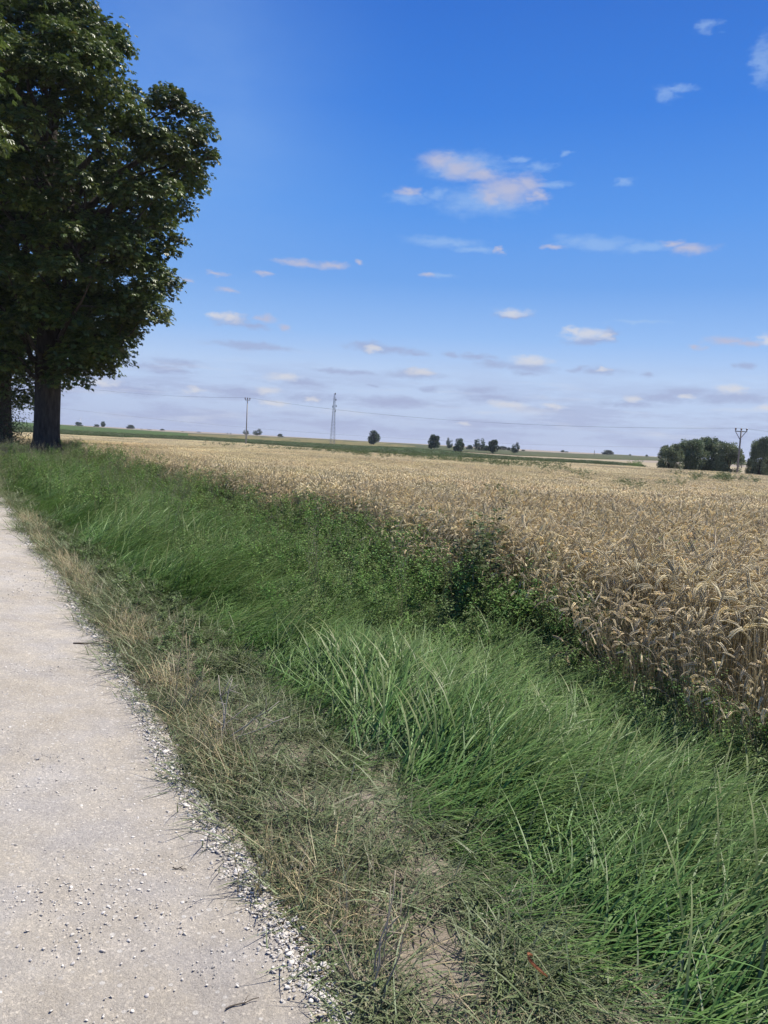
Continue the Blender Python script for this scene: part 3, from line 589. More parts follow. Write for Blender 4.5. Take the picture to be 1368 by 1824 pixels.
def wheat_tuft(seed, n=17, R=.13):
    r = np.random.default_rng(seed); A = Acc()
    for k in range(n):
        o = np.array([*r.normal(0, R * .6, 2), 0]); P, E_ = stalk_path(r, r.uniform(.64, .80), 4); P = P + o; E_ = E_ + o
        sc = np.array(STEMC[r.integers(4)]) * r.uniform(.8, 1.2); V, f = tube(P, np.linspace(.0021, .0013, len(P)), 3, False); A.add(V, f, sc)
        ec = np.array(EARC[r.integers(5)]) * r.uniform(.8, 1.15)
        m = 24; t = np.linspace(0, .97, m); s = np.linspace(0, 1, len(E_)); c = np.stack([np.interp(t, s, E_[:, j]) for j in range(3)], 1)
        Tn = np.gradient(c, axis=0); Tn /= np.linalg.norm(Tn, axis=1)[:, None]; sd_ = np.cross(Tn, r.normal(0, 1, 3)); sd_ /= np.linalg.norm(sd_, axis=1)[:, None]
        sg = np.where(np.arange(m) % 2, 1.0, -1.0)[:, None]; D = Tn * .86 + sd_ * sg * .5; D /= np.linalg.norm(D, axis=1)[:, None]; S2 = np.cross(D, sd_); S2 /= np.linalg.norm(S2, axis=1)[:, None]
        V, F = spindle(c + sd_ * sg * .0022, D, S2, None, np.full(m, .0165) * (1.05 - .3 * t), np.full(m, .0102) * (1.05 - .35 * t)); A.add(V, [F], np.repeat(ec * r.uniform(.85, 1.15, (m, 1)), 6, 0))
    V, F, C = blade_set(r, n=5, spread=R * .6, lr=(.3, .5), wr=(.003, .006), tilt=(.25, .2), droop=(.4, 2.4), azs=3, cols=[(.42, .34, .21), (.36, .29, .18), (.30, .28, .15)], seg=6); A.add(V, [F], C)
    return A.mesh('wheat_tuft', M_wheat)
def wheat_tile(seed, size, n, big=1.0):
    r = np.random.default_rng(seed); A = Acc(); o = r.uniform(-size / 2, size / 2, (n, 2)); h = r.uniform(.68, .80, n) + .06 * (vnoise(o[:, 0], o[:, 1], .4, seed) - .5)
    # low ears: bent 3-ring spindles, stems: thin ribbons
    az = np.where(r.random(n) < .4, r.uniform(0, 6.28, n), r.normal(-.5, .9, n)); bend = np.where(r.random(n) < .75, r.uniform(1.3, 2.6, n), r.uniform(.2, 1.2, n)); d = np.stack([np.cos(az), np.sin(az), np.zeros(n)], 1); up = np.array([0, 0, 1.0])
    neck = np.stack([o[:, 0], o[:, 1], h], 1); L = r.uniform(.085, .115, n) * (1 + .15 * (big - 1)); a1 = bend * .75; a2 = bend * 1.1
    D1 = d * np.sin(a1)[:, None] + up * np.cos(a1)[:, None]; D2 = d * np.sin(a2)[:, None] + up * np.cos(a2)[:, None]
    k0 = neck + (d * np.sin(bend * .4)[:, None] + up * np.cos(bend * .4)[:, None]) * .05; k1 = k0 + D1 * (L * .5)[:, None]; k2 = k1 + D2 * (L * .5)[:, None]
    S = np.cross(D1, np.cross(d, up)); S /= np.linalg.norm(S, axis=1)[:, None] + 1e-9; T = np.cross(d, up); w = (.0075 * big)
    V = np.stack([k0, k1 - D1 * .012 + S * w, k1 - D1 * .012 + T * w, k1 - D1 * .012 - S * w, k1 - D1 * .012 - T * w, k1 + D2 * .018 + S * w * .8, k1 + D2 * .018 + T * w * .8, k1 + D2 * .018 - S * w * .8, k1 + D2 * .018 - T * w * .8, k2], 1).reshape(-1, 3)
    b = np.arange(n) * 10; F3 = []; F4 = []
    for k in range(4):
        kk = (k + 1) % 4; F3.append(np.stack([b, b + 1 + k, b + 1 + kk], 1)); F4.append(np.stack([b + 1 + k, b + 5 + k, b + 5 + kk, b + 1 + kk], 1)); F3.append(np.stack([b + 9, b + 5 + kk, b + 5 + k], 1))
    ec = np.array(EARC)[r.integers(0, 5, n)] * r.uniform(.75, 1.2, (n, 1)); A.add(V, [np.concatenate(F3), np.concatenate(F4)], np.repeat(ec, 10, 0))
    ws = .0018 * big; b0 = np.stack([o[:, 0] - .04 * d[:, 0], o[:, 1] - .04 * d[:, 1], np.full(n, .05)], 1); q = np.stack([np.cos(az + 1.5), np.sin(az + 1.5), np.zeros(n)], 1)
    V = np.stack([b0 - q * ws, b0 + q * ws, neck - q * ws, neck + q * ws, k0 - q * ws, k0 + q * ws], 1).reshape(-1, 3); b = np.arange(n) * 6
    sc = np.array(STEMC)[r.integers(0, 4, n)] * r.uniform(.8, 1.2, (n, 1)); A.add(V, [np.concatenate([np.stack([b, b + 1, b + 3, b + 2], 1), np.stack([b + 2, b + 3, b + 5, b + 4], 1)])], np.repeat(sc, 6, 0))
    m = int(n * .2); V, F, C = blade_set(r, n=m, spread=0, lr=(.3, .5), wr=(.005 * big, .009 * big), tilt=(.3, .2), droop=(.4, 2.4), azs=3, cols=[(.42, .34, .21), (.36, .29, .18), (.30, .28, .15)], seg=3)
    off = np.repeat(np.concatenate([r.uniform(-size / 2, size / 2, (m, 2)), r.uniform(0.05, .2, (m, 1))], 1), 8, 0); A.add(V + off, [F], C)
    return A.mesh('wheat_tile', M_wheat)
src_w0 = source('wheat_near', [wheat_tuft(600 + i) for i in range(10)])
src_w1 = source('wheat_mid', [wheat_tile(620 + i, 1.0, 480, 1.1) for i in range(4)])
src_w2 = source('wheat_far', [wheat_tile(640 + i, 4.0, 4600, 1.7) for i in range(3)])
# far limit of the wheat: (x, y) from the photograph's boundary line
WFAR = [ground_hit(px_, py_, .78) for px_, py_ in [(-80, 768), (110, 774.5), (250, 780.5), (440, 790), (591, 801), (658, 808.5), (780, 814), (880, 819), (1000, 824.5), (1120, 830.5), (1180, 836), (1250, 840), (1368, 848), (1560, 862)]]
WFAR = np.array([[p[0], p[1]] for p in WFAR]); wf_az = np.arctan2(WFAR[:, 0], WFAR[:, 1]); wf_d = np.hypot(WFAR[:, 0], WFAR[:, 1])
def wheat_ok(X, Y, m=0.0):
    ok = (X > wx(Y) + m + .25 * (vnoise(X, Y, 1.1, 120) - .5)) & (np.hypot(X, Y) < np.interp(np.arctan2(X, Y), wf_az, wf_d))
    gap = (X < np.interp(Y, [40, 43, 62, 80], [-40, -12.5, -20.5, -40])) & (Y > 41) & (Y < 66)   # wheat left out where dark plants imitate the tree shade
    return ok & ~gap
def wheat():
    r = np.random.default_rng(8)
    X, Y = pts_between(1.6, 13, wx, lambda y: y * 0 + 12, 38, 121); k = wheat_ok(X, Y); X, Y = X[k], Y[k]
    P, R_, S = place(X, Y, r.normal(0, .7, len(X)), r.uniform(.9, 1.1, len(X)) * (.92 + .16 * vnoise(X, Y, 2.5, 122)))
    PW = [P]; RW = [R_]; SW = [np.stack([S, S, S], 1)]; I = [r.integers(0, 10, len(X))]
    for (a, b, d) in [(1.6, 8, 26), (8, 30, 16)]:
        X, Y = pts_between(a, b, lambda y: wx(y) - .22, lambda y: wx(y) + .5, d, 140 + int(a)); S = r.uniform(.62, .95, len(X)); P, R_, S = place(X, Y, r.normal(0, .9, len(X)) , S); R_[:, 1] = r.normal(-.22, .16, len(X)); R_[:, 0] = r.normal(.1, .15, len(X)); R_[:, 2] *= .3
        PW.append(P); RW.append(R_); SW.append(np.stack([S, S, S], 1)); I.append(r.integers(0, 10, len(X)))
    def tiles(y0, y1, step, base, nv):
        gy = np.arange(y0 + step / 2, y1, step); out = []
        for y in gy:
            b = .62 * y + 5; gxs = np.arange(-math.floor(b / step) * step, b, step); out.append(np.stack([gxs, np.full(len(gxs), y)], 1))
        q = np.concatenate(out); k = wheat_ok(q[:, 0], q[:, 1], step * .5 - .2); q = q[k]
        P, R_, S = place(q[:, 0], q[:, 1], r.integers(0, 4, len(q)) * math.pi / 2, np.ones(len(q)))
        # keep the downwind bend: only small turns
        R_[:, 2] = r.choice([0, 0, math.pi / 2, -math.pi / 2], len(q))
        zs = (.90 + .2 * vnoise(q[:, 0], q[:, 1], 9, 123)); PW.append(P); RW.append(R_); SW.append(np.stack([S, S, zs], 1)); I.append(base + r.integers(0, nv, len(q)))
    tiles(13, 45, 1.0, 10, 4); tiles(45, 175, 4.0, 14, 3)
    # fill along the verge edge past 13 m with tufts
    X, Y = pts_between(13, 50, wx, lambda y: wx(y) + 1.2 + y * .03, 22, 124); k = wheat_ok(X, Y); X, Y = X[k], Y[k]; P, R_, S = place(X, Y, r.normal(0, .7, len(X)), r.uniform(.9, 1.1, len(X))); PW.append(P); RW.append(R_); SW.append(np.stack([S, S, S], 1)); I.append(r.integers(0, 10, len(X)))
    c = bpy.data.collections.new('wheat_sources'); n = 0
    for s in (src_w0, src_w1, src_w2):
        for o in sorted(s.objects, key=lambda o: o.name):
            o.name = 'wheat_source_%02d' % n; n += 1; c.objects.link(o)
    scatter('wheat_field', c, n, np.concatenate(PW), np.concatenate(RW), np.concatenate(SW), 'ripe golden wheat filling the field right of the grassy verge', 'wheat', 8, np.concatenate(I))
    # green weeds poking through the wheat
    X, Y = [], []
    for (x0, y0, x1, y1, n_) in [(470, 797, 640, 806, 40), (640, 806, 800, 818, 46), (700, 810, 800, 820, 30), (850, 822, 900, 832, 34), (780, 818, 860, 826, 24), (930, 825, 985, 838, 24), (850, 870, 905, 900, 9), (1100, 862, 1140, 876, 10), (1010, 845, 1040, 856, 8),
                                 (1170, 862, 1215, 872, 8), (1240, 850, 1290, 860, 8), (390, 792, 440, 797, 12), (560, 800, 600, 806, 24), (600, 804, 660, 812, 30), (860, 960, 890, 1000, 4), (900, 820, 1000, 828, 22), (1220, 846, 1300, 854, 10)]:
        for _ in range(n_):
            t = r.random(); p = ground_hit(x0 + (x1 - x0) * t + r.normal(0, 3), y0 + (y1 - y0) * t + r.normal(0, 2), .75); X.append(p[0]); Y.append(p[1])
    X = np.array(X); Y = np.array(Y); m_ = Y > 35; X = np.concatenate([X] + [X[m_] + r.normal(0, .02, m_.sum()) * Y[m_] for _ in range(2)]); Y = np.concatenate([Y] + [Y[m_] + r.normal(0, 2, m_.sum()) for _ in range(2)]); P, R_, S = place(X, Y, r.uniform(0, 6.28, len(X)), np.where(Y > 50, r.uniform(1.5, 2.1, len(X)), r.uniform(1.25, 1.6, len(X))))
    X_ = len(S); S3 = np.stack([np.where(Y > 35, 1.5, 1.1)] * 2 + [np.where(Y > 35, r.uniform(.95, 1.25, X_), r.uniform(.9, 1.05, X_))], 1)
    src_fw = source('field_weed', [weed_mesh(570 + i, .95 + .05 * i, 10, 300, (.03, .07), [(.10, .15, .06), (.13, .18, .075), (.085, .12, .05)], 10) for i in range(5)])
    scatter('field_weeds', src_fw, 5, P, R_, S3, 'green weeds growing up through the ripe wheat', 'weeds', 9)
wheat()

# ------------------------------------------------------------------ gravel
def stone_mesh(seed):
    import bmesh
    r = np.random.default_rng(seed); bm = bmesh.new(); bmesh.ops.create_icosphere(bm, subdivisions=2, radius=1.0)
    P = np.array([v.co[:] for v in bm.verts]); F = np.array([[v.index for v in f.verts] for f in bm.faces]); bm.free()
    for _ in range(9):
        n = unit(r, 1)[0]; d = r.uniform(.45, .8); s = P @ n; P = P - np.outer(np.maximum(0, s - d), n)
    P = P * np.array([1, r.uniform(.65, .95), r.uniform(.2, .42)]) * (1 + r.normal(0, .02, (len(P), 1)))
    c = np.array([(.55, .52, .475), (.46, .43, .385), (.62, .595, .55), (.49, .46, .42)])[seed % 4]; A = Acc(); A.add(P, [F], c * r.uniform(.92, 1.08, (len(P), 1))); return A.mesh('gravel_stone', M_stone)
src_st = source('gravel_stone', [stone_mesh(700 + i) for i in range(10)])
def gravel():
    r = np.random.default_rng(9); X = []; Y = []; S = []
    def put(x, y, s): X.append(x); Y.append(y); S.append(s)
    # loose stones on the roadway, clustered
    x, y = pts_between(1.5, 7, lambda y: gx(y) - 4.4, gx, 1500, 130); k = r.uniform(0, 1, len(x)) < .15 + .9 * sm(.4, .8, vnoise(x, y, .22, 131)); x, y = x[k], y[k]; put(x, y, np.clip(.0026 * np.exp(np.abs(r.normal(0, .6, len(x)))), .002, .009))
    x, y = pts_between(7, 18, lambda y: gx(y) - 4.4, gx, 220, 132); put(x, y, np.clip(.005 * np.exp(np.abs(r.normal(0, .5, len(x)))), .004, .014))
    x, y = pts_between(1.5, 9, lambda y: gx(y) - 4.4, gx, 2.6, 133); put(x, y, r.uniform(.008, .015, len(x)))
    # pale windrow along the edge
    for (a, b, d, s0) in [(1.4, 5, 17000, .0048), (5, 10, 3600, .009), (10, 20, 800, .014)]:
        x, y = pts_between(a, b, lambda y: gx(y) - .30, lambda y: gx(y) + .14, d, 134 + int(a)); t = (x - gx(y) + .035 - .07 * (vnoise(y, y * 0, .8, 135) - .5)) / .06
        k = r.uniform(0, 1, len(x)) < np.exp(-t * t) * (.35 + .9 * vnoise(x, y, .4, 136)); x, y = x[k], y[k]; put(x, y, np.clip(s0 * np.exp(r.normal(0, .5, len(x))), .002, .018 if a < 6 else .03))
    X = np.concatenate(X); Y = np.concatenate(Y); S = np.concatenate(S)
    Z = np.maximum(road_z(X, Y), hz(X, Y) + bumps(X, Y)) + S * .10; u = X - gx(Y); Z += .006 * np.exp(-((u + .06) / .08) ** 2) * r.uniform(0, 1, len(X))
    P = np.stack([X, Y, Z], 1); R_ = np.stack([r.normal(0, .3, len(X)), r.normal(0, .3, len(X)), r.uniform(0, 6.28, len(X))], 1)
    scatter('loose_gravel', src_st, 10, P, R_, S, 'pale limestone gravel loose on the track and heaped along its edge', 'gravel', 10)
gravel()

# ------------------------------------------------------------------ trees
def limb(r, p0, p1, r0, r1, sag=.12, k=7, n=7):
    t = np.linspace(0, 1, k + 1)[:, None]; L = np.linalg.norm(p1 - p0); P = p0 + (p1 - p0) * t + np.array([0, 0, 1.0]) * (np.sin(t * np.pi) * L * sag)
    P[1:-1] += r.normal(0, L * .02, (k - 1, 3)); return P, tube(P, np.linspace(r0, r1, k + 1), n)
def big_tree(seed, profile, top, nleaf, trunk_r, notch=None, extra=()):
    """horse chestnut: clumps of palmate leaves on limbs.  returns trunk mesh, crown mesh"""
    r = np.random.default_rng(seed); pz = np.array([p[0] for p in profile]); pr = np.array([p[1] for p in profile]); Cc = []; tries = 0
    ph = r.uniform(0, 6.28, 4)
    def env(z, a): return np.interp(z, pz, pr) * (1 - .10 * (1 - math.cos(a)) / 2 + .07 * math.sin(3 * a + ph[0] + z * .4) * (1 - math.cos(a)) / 2 + .05 * math.sin(5 * a + ph[1] - z * .7))
    while len(Cc) < 330 and tries < 60000:
        tries += 1; z = r.uniform(pz[0] + .3, top - .4); a = r.uniform(0, 6.28); R_ = env(z, a); rc = r.uniform(.55, 1.25)
        f = math.sqrt(r.uniform(.15, 1)) if r.random() < .35 else r.uniform(.82, 1.0); rr = max(0, R_ * f - rc * .9 - .3)
        c = np.array([math.cos(a) * rr, math.sin(a) * rr, z])
        if notch is not None and any(np.linalg.norm((c - n[:3]) * np.array([1, .25, 1])) < n[3] + rc * .6 for n in notch): continue
        if abs(c[0]) < 1.5 and c[1] < 1.2 and z - rc < 4.9: continue
        if any(np.linalg.norm(c - q[0]) < .62 * (rc + q[1]) * .8 for q in Cc[-400:]): continue
        Cc.append((c, rc))
    Cc += [(np.array(q[:3]), q[3]) for q in extra]
    W = Acc(); base = np.array([0, 0, 0.0])
    th = pz[0] + 1.5; spine = np.array([[0, 0, -.3], [0, 0, .35], [.02, .0, 1.2], [.05, .02, th * .6], [.05, .1, th + 1], [.2, .1, (th + top) * .42], [.0, .2, (th + top) * .62], [.1, .1, top * .93]])
    rad = trunk_r * np.array([1.7, 1.22, 1.02, .96, .95, .55, .25, .04]); zz = np.linspace(-.3, top * .93, 40); ss = spine[:, 2]
    Pp = np.stack([np.interp(zz, ss, spine[:, 0]), np.interp(zz, ss, spine[:, 1]), zz], 1); rr = np.interp(zz, ss, rad)
    V, f = tube(Pp, rr, 20); ang = np.arctan2(V[:, 1], V[:, 0]); flute = 1 + .05 * np.sin(ang * 5 + V[:, 2] * .3) + .03 * np.sin(ang * 11 + V[:, 2]); flare = 1 + .25 * np.clip(1 - V[:, 2], 0, 1) * np.abs(np.sin(ang * 3.0))
    V[:, :2] *= (flute * flare)[:, None]; W.add(V, f)
    nodes = [Pp[i] for i in range(8, 38)]; nl = []
    order = sorted(range(len(Cc)), key=lambda i: -np.linalg.norm(Cc[i][0][:2])); main = order[::7]
    for i in main:
        c = Cc[i][0]; zb = max(th * .8, c[2] - np.linalg.norm(c[:2]) * r.uniform(.7, 1.1)); p0 = np.array([np.interp(zb, ss, spine[:, 0]), np.interp(zb, ss, spine[:, 1]), zb]); L = np.linalg.norm(c - p0)
        P, (V, f) = limb(r, p0, c, .035 + .022 * L, .02, r.uniform(-.02, .12)); W.add(V, f); nl += list(P[2:])
    nl = np.array(nl)
    for i, (c, rc) in enumerate(Cc):
        if i in main: continue
        d = np.linalg.norm(nl - c, axis=1) + np.maximum(0, nl[:, 2] - c[2]) * .8; j = int(np.argmin(d)); P, (V, f) = limb(r, nl[j], c, .03 + .008 * d[j], .012, .05, 4, 5); W.add(V, f)
    trunk = W.mesh('chestnut_trunk', M_bark, True)
    # leaves: clump shells
    Cs = np.array([c for c, _ in Cc]); Rs = np.array([q for _, q in Cc]); w = Rs ** 2; idx = r.choice(len(Cc), nleaf, p=w / w.sum()); d = unit(r, nleaf); d[:, 2] = np.where(d[:, 2] < -.3, -d[:, 2] * .7, d[:, 2]); d /= np.linalg.norm(d, axis=1)[:, None]
    rad = Rs[idx] * (1 - .5 * r.uniform(0, 1, nleaf) ** 2.0 + .26 * r.uniform(0, 1, nleaf) ** 5) * (1 + .18 * np.sin(d[:, 0] * 7 + idx) * np.sin(d[:, 1] * 6 + idx * 2)); pos = Cs[idx] + d * rad[:, None] * np.array([1.12, 1.12, .82])
    out = pos - np.array([0, 0, 1.0]) * (pos[:, 2:3]) ; out[:, 2] = 0; out /= np.linalg.norm(out, axis=1)[:, None] + 1e-6
    ax = d * .55 + out * .35 + np.array([0, 0, -.35]) + r.normal(0, .35, (nleaf, 3)); ax /= np.linalg.norm(ax, axis=1)[:, None]
    upv = d * .5 + np.array([0, 0, 1.0]) + r.normal(0, .25, (nleaf, 3)); S = np.cross(ax, upv); S /= np.linalg.norm(S, axis=1)[:, None]; Nn = np.cross(S, ax)
    C0 = []; D0 = []; N0 = []; L0 = []; col = []
    pal = np.array([(.09, .135, .034), (.066, .105, .028), (.11, .16, .042), (.15, .19, .045), (.06, .095, .03)]); cl = pal[r.integers(0, 5, nleaf)] * r.uniform(.8, 1.2, (nleaf, 1)) * (1 + .25 * np.sin(idx * 1.7))[:, None]
    yel = r.random(nleaf) < .02; cl[yel] = (.14, .13, .03); sz = r.uniform(.15, .27, nleaf)
    for k, a in enumerate((-1.25, -.75, -.25, .25, .75, 1.25)):
        aa = a + r.normal(0, .1, nleaf); D = ax * np.cos(aa)[:, None] + S * np.sin(aa)[:, None] - Nn * r.uniform(.1, .5, nleaf)[:, None]; C0.append(pos); D0.append(D); N0.append(Nn); L0.append(sz * (1.0 - .28 * abs(a) / 1.25)); col.append(cl)
    C0, D0, N0, L0, col = map(np.concatenate, (C0, D0, N0, L0, col)); D = D0 / np.linalg.norm(D0, axis=1)[:, None]; S = np.cross(D, N0); S /= np.linalg.norm(S, axis=1)[:, None]; Nq = np.cross(S, D); L = L0[:, None]; W_ = L * .40
    V = np.stack([C0, C0 + D * L * .66 + S * W_ / 2 + Nq * W_ * .12, C0 + D * L - Nq * L * .08, C0 + D * L * .66 - S * W_ / 2 + Nq * W_ * .12], 1).reshape(-1, 3); b = np.arange(len(C0)) * 4
    F = np.concatenate([np.stack([b, b + 1, b + 2], 1), np.stack([b, b + 2, b + 3], 1)])
    return trunk, mesh('chestnut_crown', V, [F], M_leaf, np.repeat(col, 4, 0))
PROF1 = [(3.3, 1.2), (4.0, 3.0), (5.1, 4.7), (6.6, 5.2), (8.0, 6.6), (9.5, 7.1), (11.2, 7.6), (12.5, 7.8), (14.6, 8.4), (16.2, 8.8), (17.6, 8.9), (19.2, 8.0), (20.0, 6.3), (20.5, 4.9), (22.0, 4.6), (23.0, 3.2), (24.0, 2.0), (26.3, .6)]
t1, c1 = big_tree(31, PROF1, 26.6, 82000, .66, notch=[(5.0, 0, 19.0, .6), (4.9, 0, 20.2, .7), (4.8, 0, 18.0, .35)], extra=[(6.0, 0, 19.4, .6), (6.5, -.6, 18.7, .8), (7.4, .2, 18.6, .6), (8.1, 0, 17.5, .65), (6.6, .6, 17.4, 1.0), (7.6, -.8, 16.9, .8), (5.9, -1.2, 16.2, 1.1), (7.0, .9, 15.0, 1.0), (8.3, .3, 16.4, .5)])
PROF2 = [(2.6, 1.5), (4.0, 4.5), (6, 6.6), (9, 7.8), (12, 8.4), (16, 8.6), (19, 7.6), (22, 5.2), (24.5, 1.2)]
t2, c2 = big_tree(32, PROF2, 24.8, 52000, .6)
def chestnut(tm, cm, x, y, rz, s, label):
    e = empty('chestnut_tree', (x, y, float(hz(x, y))), rz); e.scale = (s, s, s); tag(e, label, 'tree', 'chestnut trees beside the track')
    link('trunk', tm, e); link('crown', cm, e); return e
bx, by = at_dist(82, 42, 765)
T1 = chestnut(t1, c1, bx, by, 0, 1.0, 'large dark horse chestnut whose thick trunk stands clear beside the wheat')
bx2, by2 = at_dist(4, 54, 765)
T2 = chestnut(t2, c2, bx2, by2, 1.1, 1.0, 'horse chestnut with leafy suckers on its trunk, behind the larger one at the left edge')
T3 = chestnut(t2, c2, -16.0, 17.0, 4.0, 1.0, 'near chestnut across the track, only a leafy branch showing in the top left corner')
def sucker_growth():
    r = np.random.default_rng(77); n = 2600; p = np.stack([r.normal(0, .75, n), r.normal(-.5, .6, n), np.abs(r.normal(0, 2.2, n)) + .1], 1); V, F = kites(p, unit(r, n) + np.array([0, -.3, -.2]), unit(r, n), r.uniform(.1, .2, n), r.uniform(.05, .1, n))
    c = np.array([(.04, .07, .025), (.055, .085, .035)])[r.integers(0, 2, n)]; link('suckers', mesh('suckers', V, [F], M_leaf, np.repeat(c, 4, 0)), T2)
sucker_growth()

def far_tree(seed, shape, nleaf, ls, cols, trunk_h=.16, loose=0.0):
    """unit-height tree: crown clumps in [trunk_h..1], width 1 = diameter 1"""
    r = np.random.default_rng(seed); Cc = []; z0 = trunk_h
    for _ in range(26 if shape != 'dome' else 30):
        z = r.uniform(z0 + .08, .92)
        t = (z - z0) / (1 - z0)
        R_ = {'round': math.sqrt(max(0, 1 - (2 * t - .85) ** 2 / 1.35)), 'cone': (1.05 - t) * .95, 'dome': math.sqrt(max(0, 1 - t * t)), 'loose': .9 * math.sqrt(max(0, 1 - (2 * t - 1) ** 2)) + .15}[shape] * .5
        a = r.uniform(0, 6.28); rc = r.uniform(.10, .17) * (1 - .25 * loose); f = r.uniform(.3, 1); rr = max(0, R_ - rc * .8) * f ** .5; Cc.append((np.array([math.cos(a) * rr, math.sin(a) * rr, z]), rc))
    Cs = np.array([c for c, _ in Cc]); Rs = np.array([q for _, q in Cc]); idx = r.choice(len(Cc), nleaf, p=Rs ** 2 / (Rs ** 2).sum()); d = unit(r, nleaf); pos = Cs[idx] + d * (Rs[idx] * r.uniform(.55, 1.15, nleaf))[:, None]; pos[:, 2] = np.maximum(pos[:, 2], .02)
    L = r.uniform(.6, 1.2, nleaf) * ls; V, F = kites(pos, d + unit(r, nleaf) + np.array([0, 0, -.3]), unit(r, nleaf), L, L * .6); cl = np.array(cols)[r.integers(0, len(cols), nleaf)] * r.uniform(.8, 1.25, (nleaf, 1)) * (1 + .3 * np.sin(idx * 2.3))[:, None]
    crown = mesh('crown', V, [F], M_ftree, np.repeat(cl, 4, 0))
    A = Acc(); V, f = tube([[0, 0, -.03], [0, 0, z0 * .5], [.01, 0, z0 + .2], [0, .01, .75]], [.04, .03, .022, .008], 7); A.add(V, f)
    for i in range(0, len(Cc), 3): P, (V, f) = limb(r, np.array([0, 0, z0 + r.uniform(0, .2)]), Cc[i][0], .014, .004, .05, 4, 4); A.add(V, f)
    return crown, A.mesh('trunk', M_bark)
DG = [(.06, .10, .05), (.075, .12, .055), (.05, .085, .045)]
FT = {('round', 0): far_tree(800, 'round', 3800, .085, DG), ('round', 1): far_tree(801, 'round', 3800, .085, DG), ('cone', 0): far_tree(802, 'cone', 1800, .09, DG, .02), ('dome', 0): far_tree(803, 'dome', 3600, .085, DG, .0), ('dome', 1): far_tree(804, 'dome', 3600, .085, DG, .0),
      ('loose', 0): far_tree(805, 'loose', 2000, .075, DG, .12, 1), ('loose', 1): far_tree(806, 'loose', 2000, .075, DG, .1, 1)}
def put_tree(px_, by_, hpx, wpx, kind, D, label, cat='tree', grp='trees along the far fields'):
    x, y = at_dist(px_, D, by_); z = float(hz(x, y)); d = ray(px_, by_ - hpx); top = EYE[2] + d[2] / d[1] * D; h = max(top - z, .5); w = wpx / FPX * D
    e = empty({'tree': 'field_tree', 'bush': 'field_bush', 'conifer': 'field_conifer'}[cat], (x, y, z), rnd.uniform(0, 6.28)); e.scale = (w, w, h); tag(e, label, cat, grp)
    c, t = FT[kind]; link('crown', c, e); link('trunk', t, e)
for a in [
    (665, 791, 23, 23, ('round', 0), 430, 'lone dark round tree on the olive slope, first right of the lattice mast'),
    (773, 801, 26, 24, ('round', 1), 330, 'round dark tree with a bare short trunk at the left end of the tree row'),
    (800, 799, 19, 13, ('loose', 0), 460, 'small thin tree just left of the low-crowned green one'),
    (816, 805, 23, 21, ('round', 0), 300, 'dense green tree with its trunk standing in the pale stubble'),
    (853, 803, 22, 24, ('loose', 1), 420, 'wide ragged open tree with sky showing through its crown'),
    (878, 808, 24, 21, ('round', 1), 310, 'round tree on a short trunk beside the dark line between two stubble strips'),
    (917, 805, 17, 18, ('loose', 0), 380, 'rightmost tree of the row, triangular with sky gaps low in the crown'),
    (232, 767, 10, 17, ('dome', 0), 880, 'dark dome shaped tree on the left skyline, nearest the mast of three', 'tree', 'trees on the skyline'),
    (183, 764, 13, 9, ('round', 0), 880, 'taller narrow tree on the left skyline between two domes', 'tree', 'trees on the skyline'),
    (140, 760, 8, 16, ('dome', 1), 880, 'low dark dome tree on the skyline beside the wind turbine', 'tree', 'trees on the skyline'),
    (438, 777, 11, 12, ('loose', 1), 850, 'small ragged tree on the skyline behind the left power pole', 'tree', 'trees on the skyline'),
    (458, 777, 13, 19, ('loose', 0), 850, 'broad skyline tree just right of the left power pole', 'tree', 'trees on the skyline'),
]: put_tree(*a)
for a in [
    (836, 803, 10, 15, ('dome', 0), 500, 'low bluish bush in the gap between two trees of the row'),
    (864, 804, 10, 20, ('dome', 1), 440, 'low bush under the ragged open tree'),
    (895, 805, 10, 22, ('dome', 1), 620, 'long pale blue green bush just right of the round tree on a short trunk'),
    (906, 805, 8, 8, ('dome', 0), 600, 'small bush at the left foot of the triangular tree'),
    (932, 805, 4, 8, ('dome', 0), 650, 'tiny dark bush right of the triangular tree'),
    (1002, 808, 6, 9, ('dome', 1), 800, 'taller of two tiny dark bushes on the right skyline'),
    (1009, 809, 5, 8, ('dome', 0), 800, 'shorter of two tiny dark bushes on the right skyline'),
    (1082, 812, 10, 25, ('dome', 0), 780, 'broad dark dome bush on the right skyline beside the thin post'),
    (1122, 812, 3, 5, ('dome', 1), 850, 'speck of a bush on the skyline right of the broad dome bush'),
    (1152, 813, 3, 6, ('dome', 0), 850, 'speck of a bush on the skyline just left of the willows'),
    (172, 764, 8, 12, ('dome', 1), 880, 'low bush at the foot of the narrow tree on the left skyline'),
    (266, 769, 4, 9, ('dome', 0), 880, 'small skyline bush, first right of the dark dome tree'),
    (289, 770, 6, 9, ('dome', 1), 880, 'darkest of the small skyline bushes between dome tree and power pole'),
    (252, 768, 3, 5, ('dome', 1), 880, 'tiny speck of a bush right beside the dark dome tree'),
    (325, 772, 3, 5, ('dome', 0), 880, 'tiny skyline bush midway between dome tree and power pole'),
    (354, 773, 4, 8, ('dome', 1), 880, 'last small skyline bush before the two tiny conifers'),
    (499, 780, 7, 12, ('dome', 0), 850, 'single dark dome bush on the skyline between power pole and mast'),
]: put_tree(*a, 'bush', 'bushes on the skyline')
put_tree(405, 776, 5, 3, ('cone', 0), 850, 'left of two tiny conifers on the skyline', 'conifer', 'tiny skyline conifers')
put_tree(411, 776, 5, 3, ('cone', 0), 850, 'right of two tiny conifers on the skyline', 'conifer', 'tiny skyline conifers')

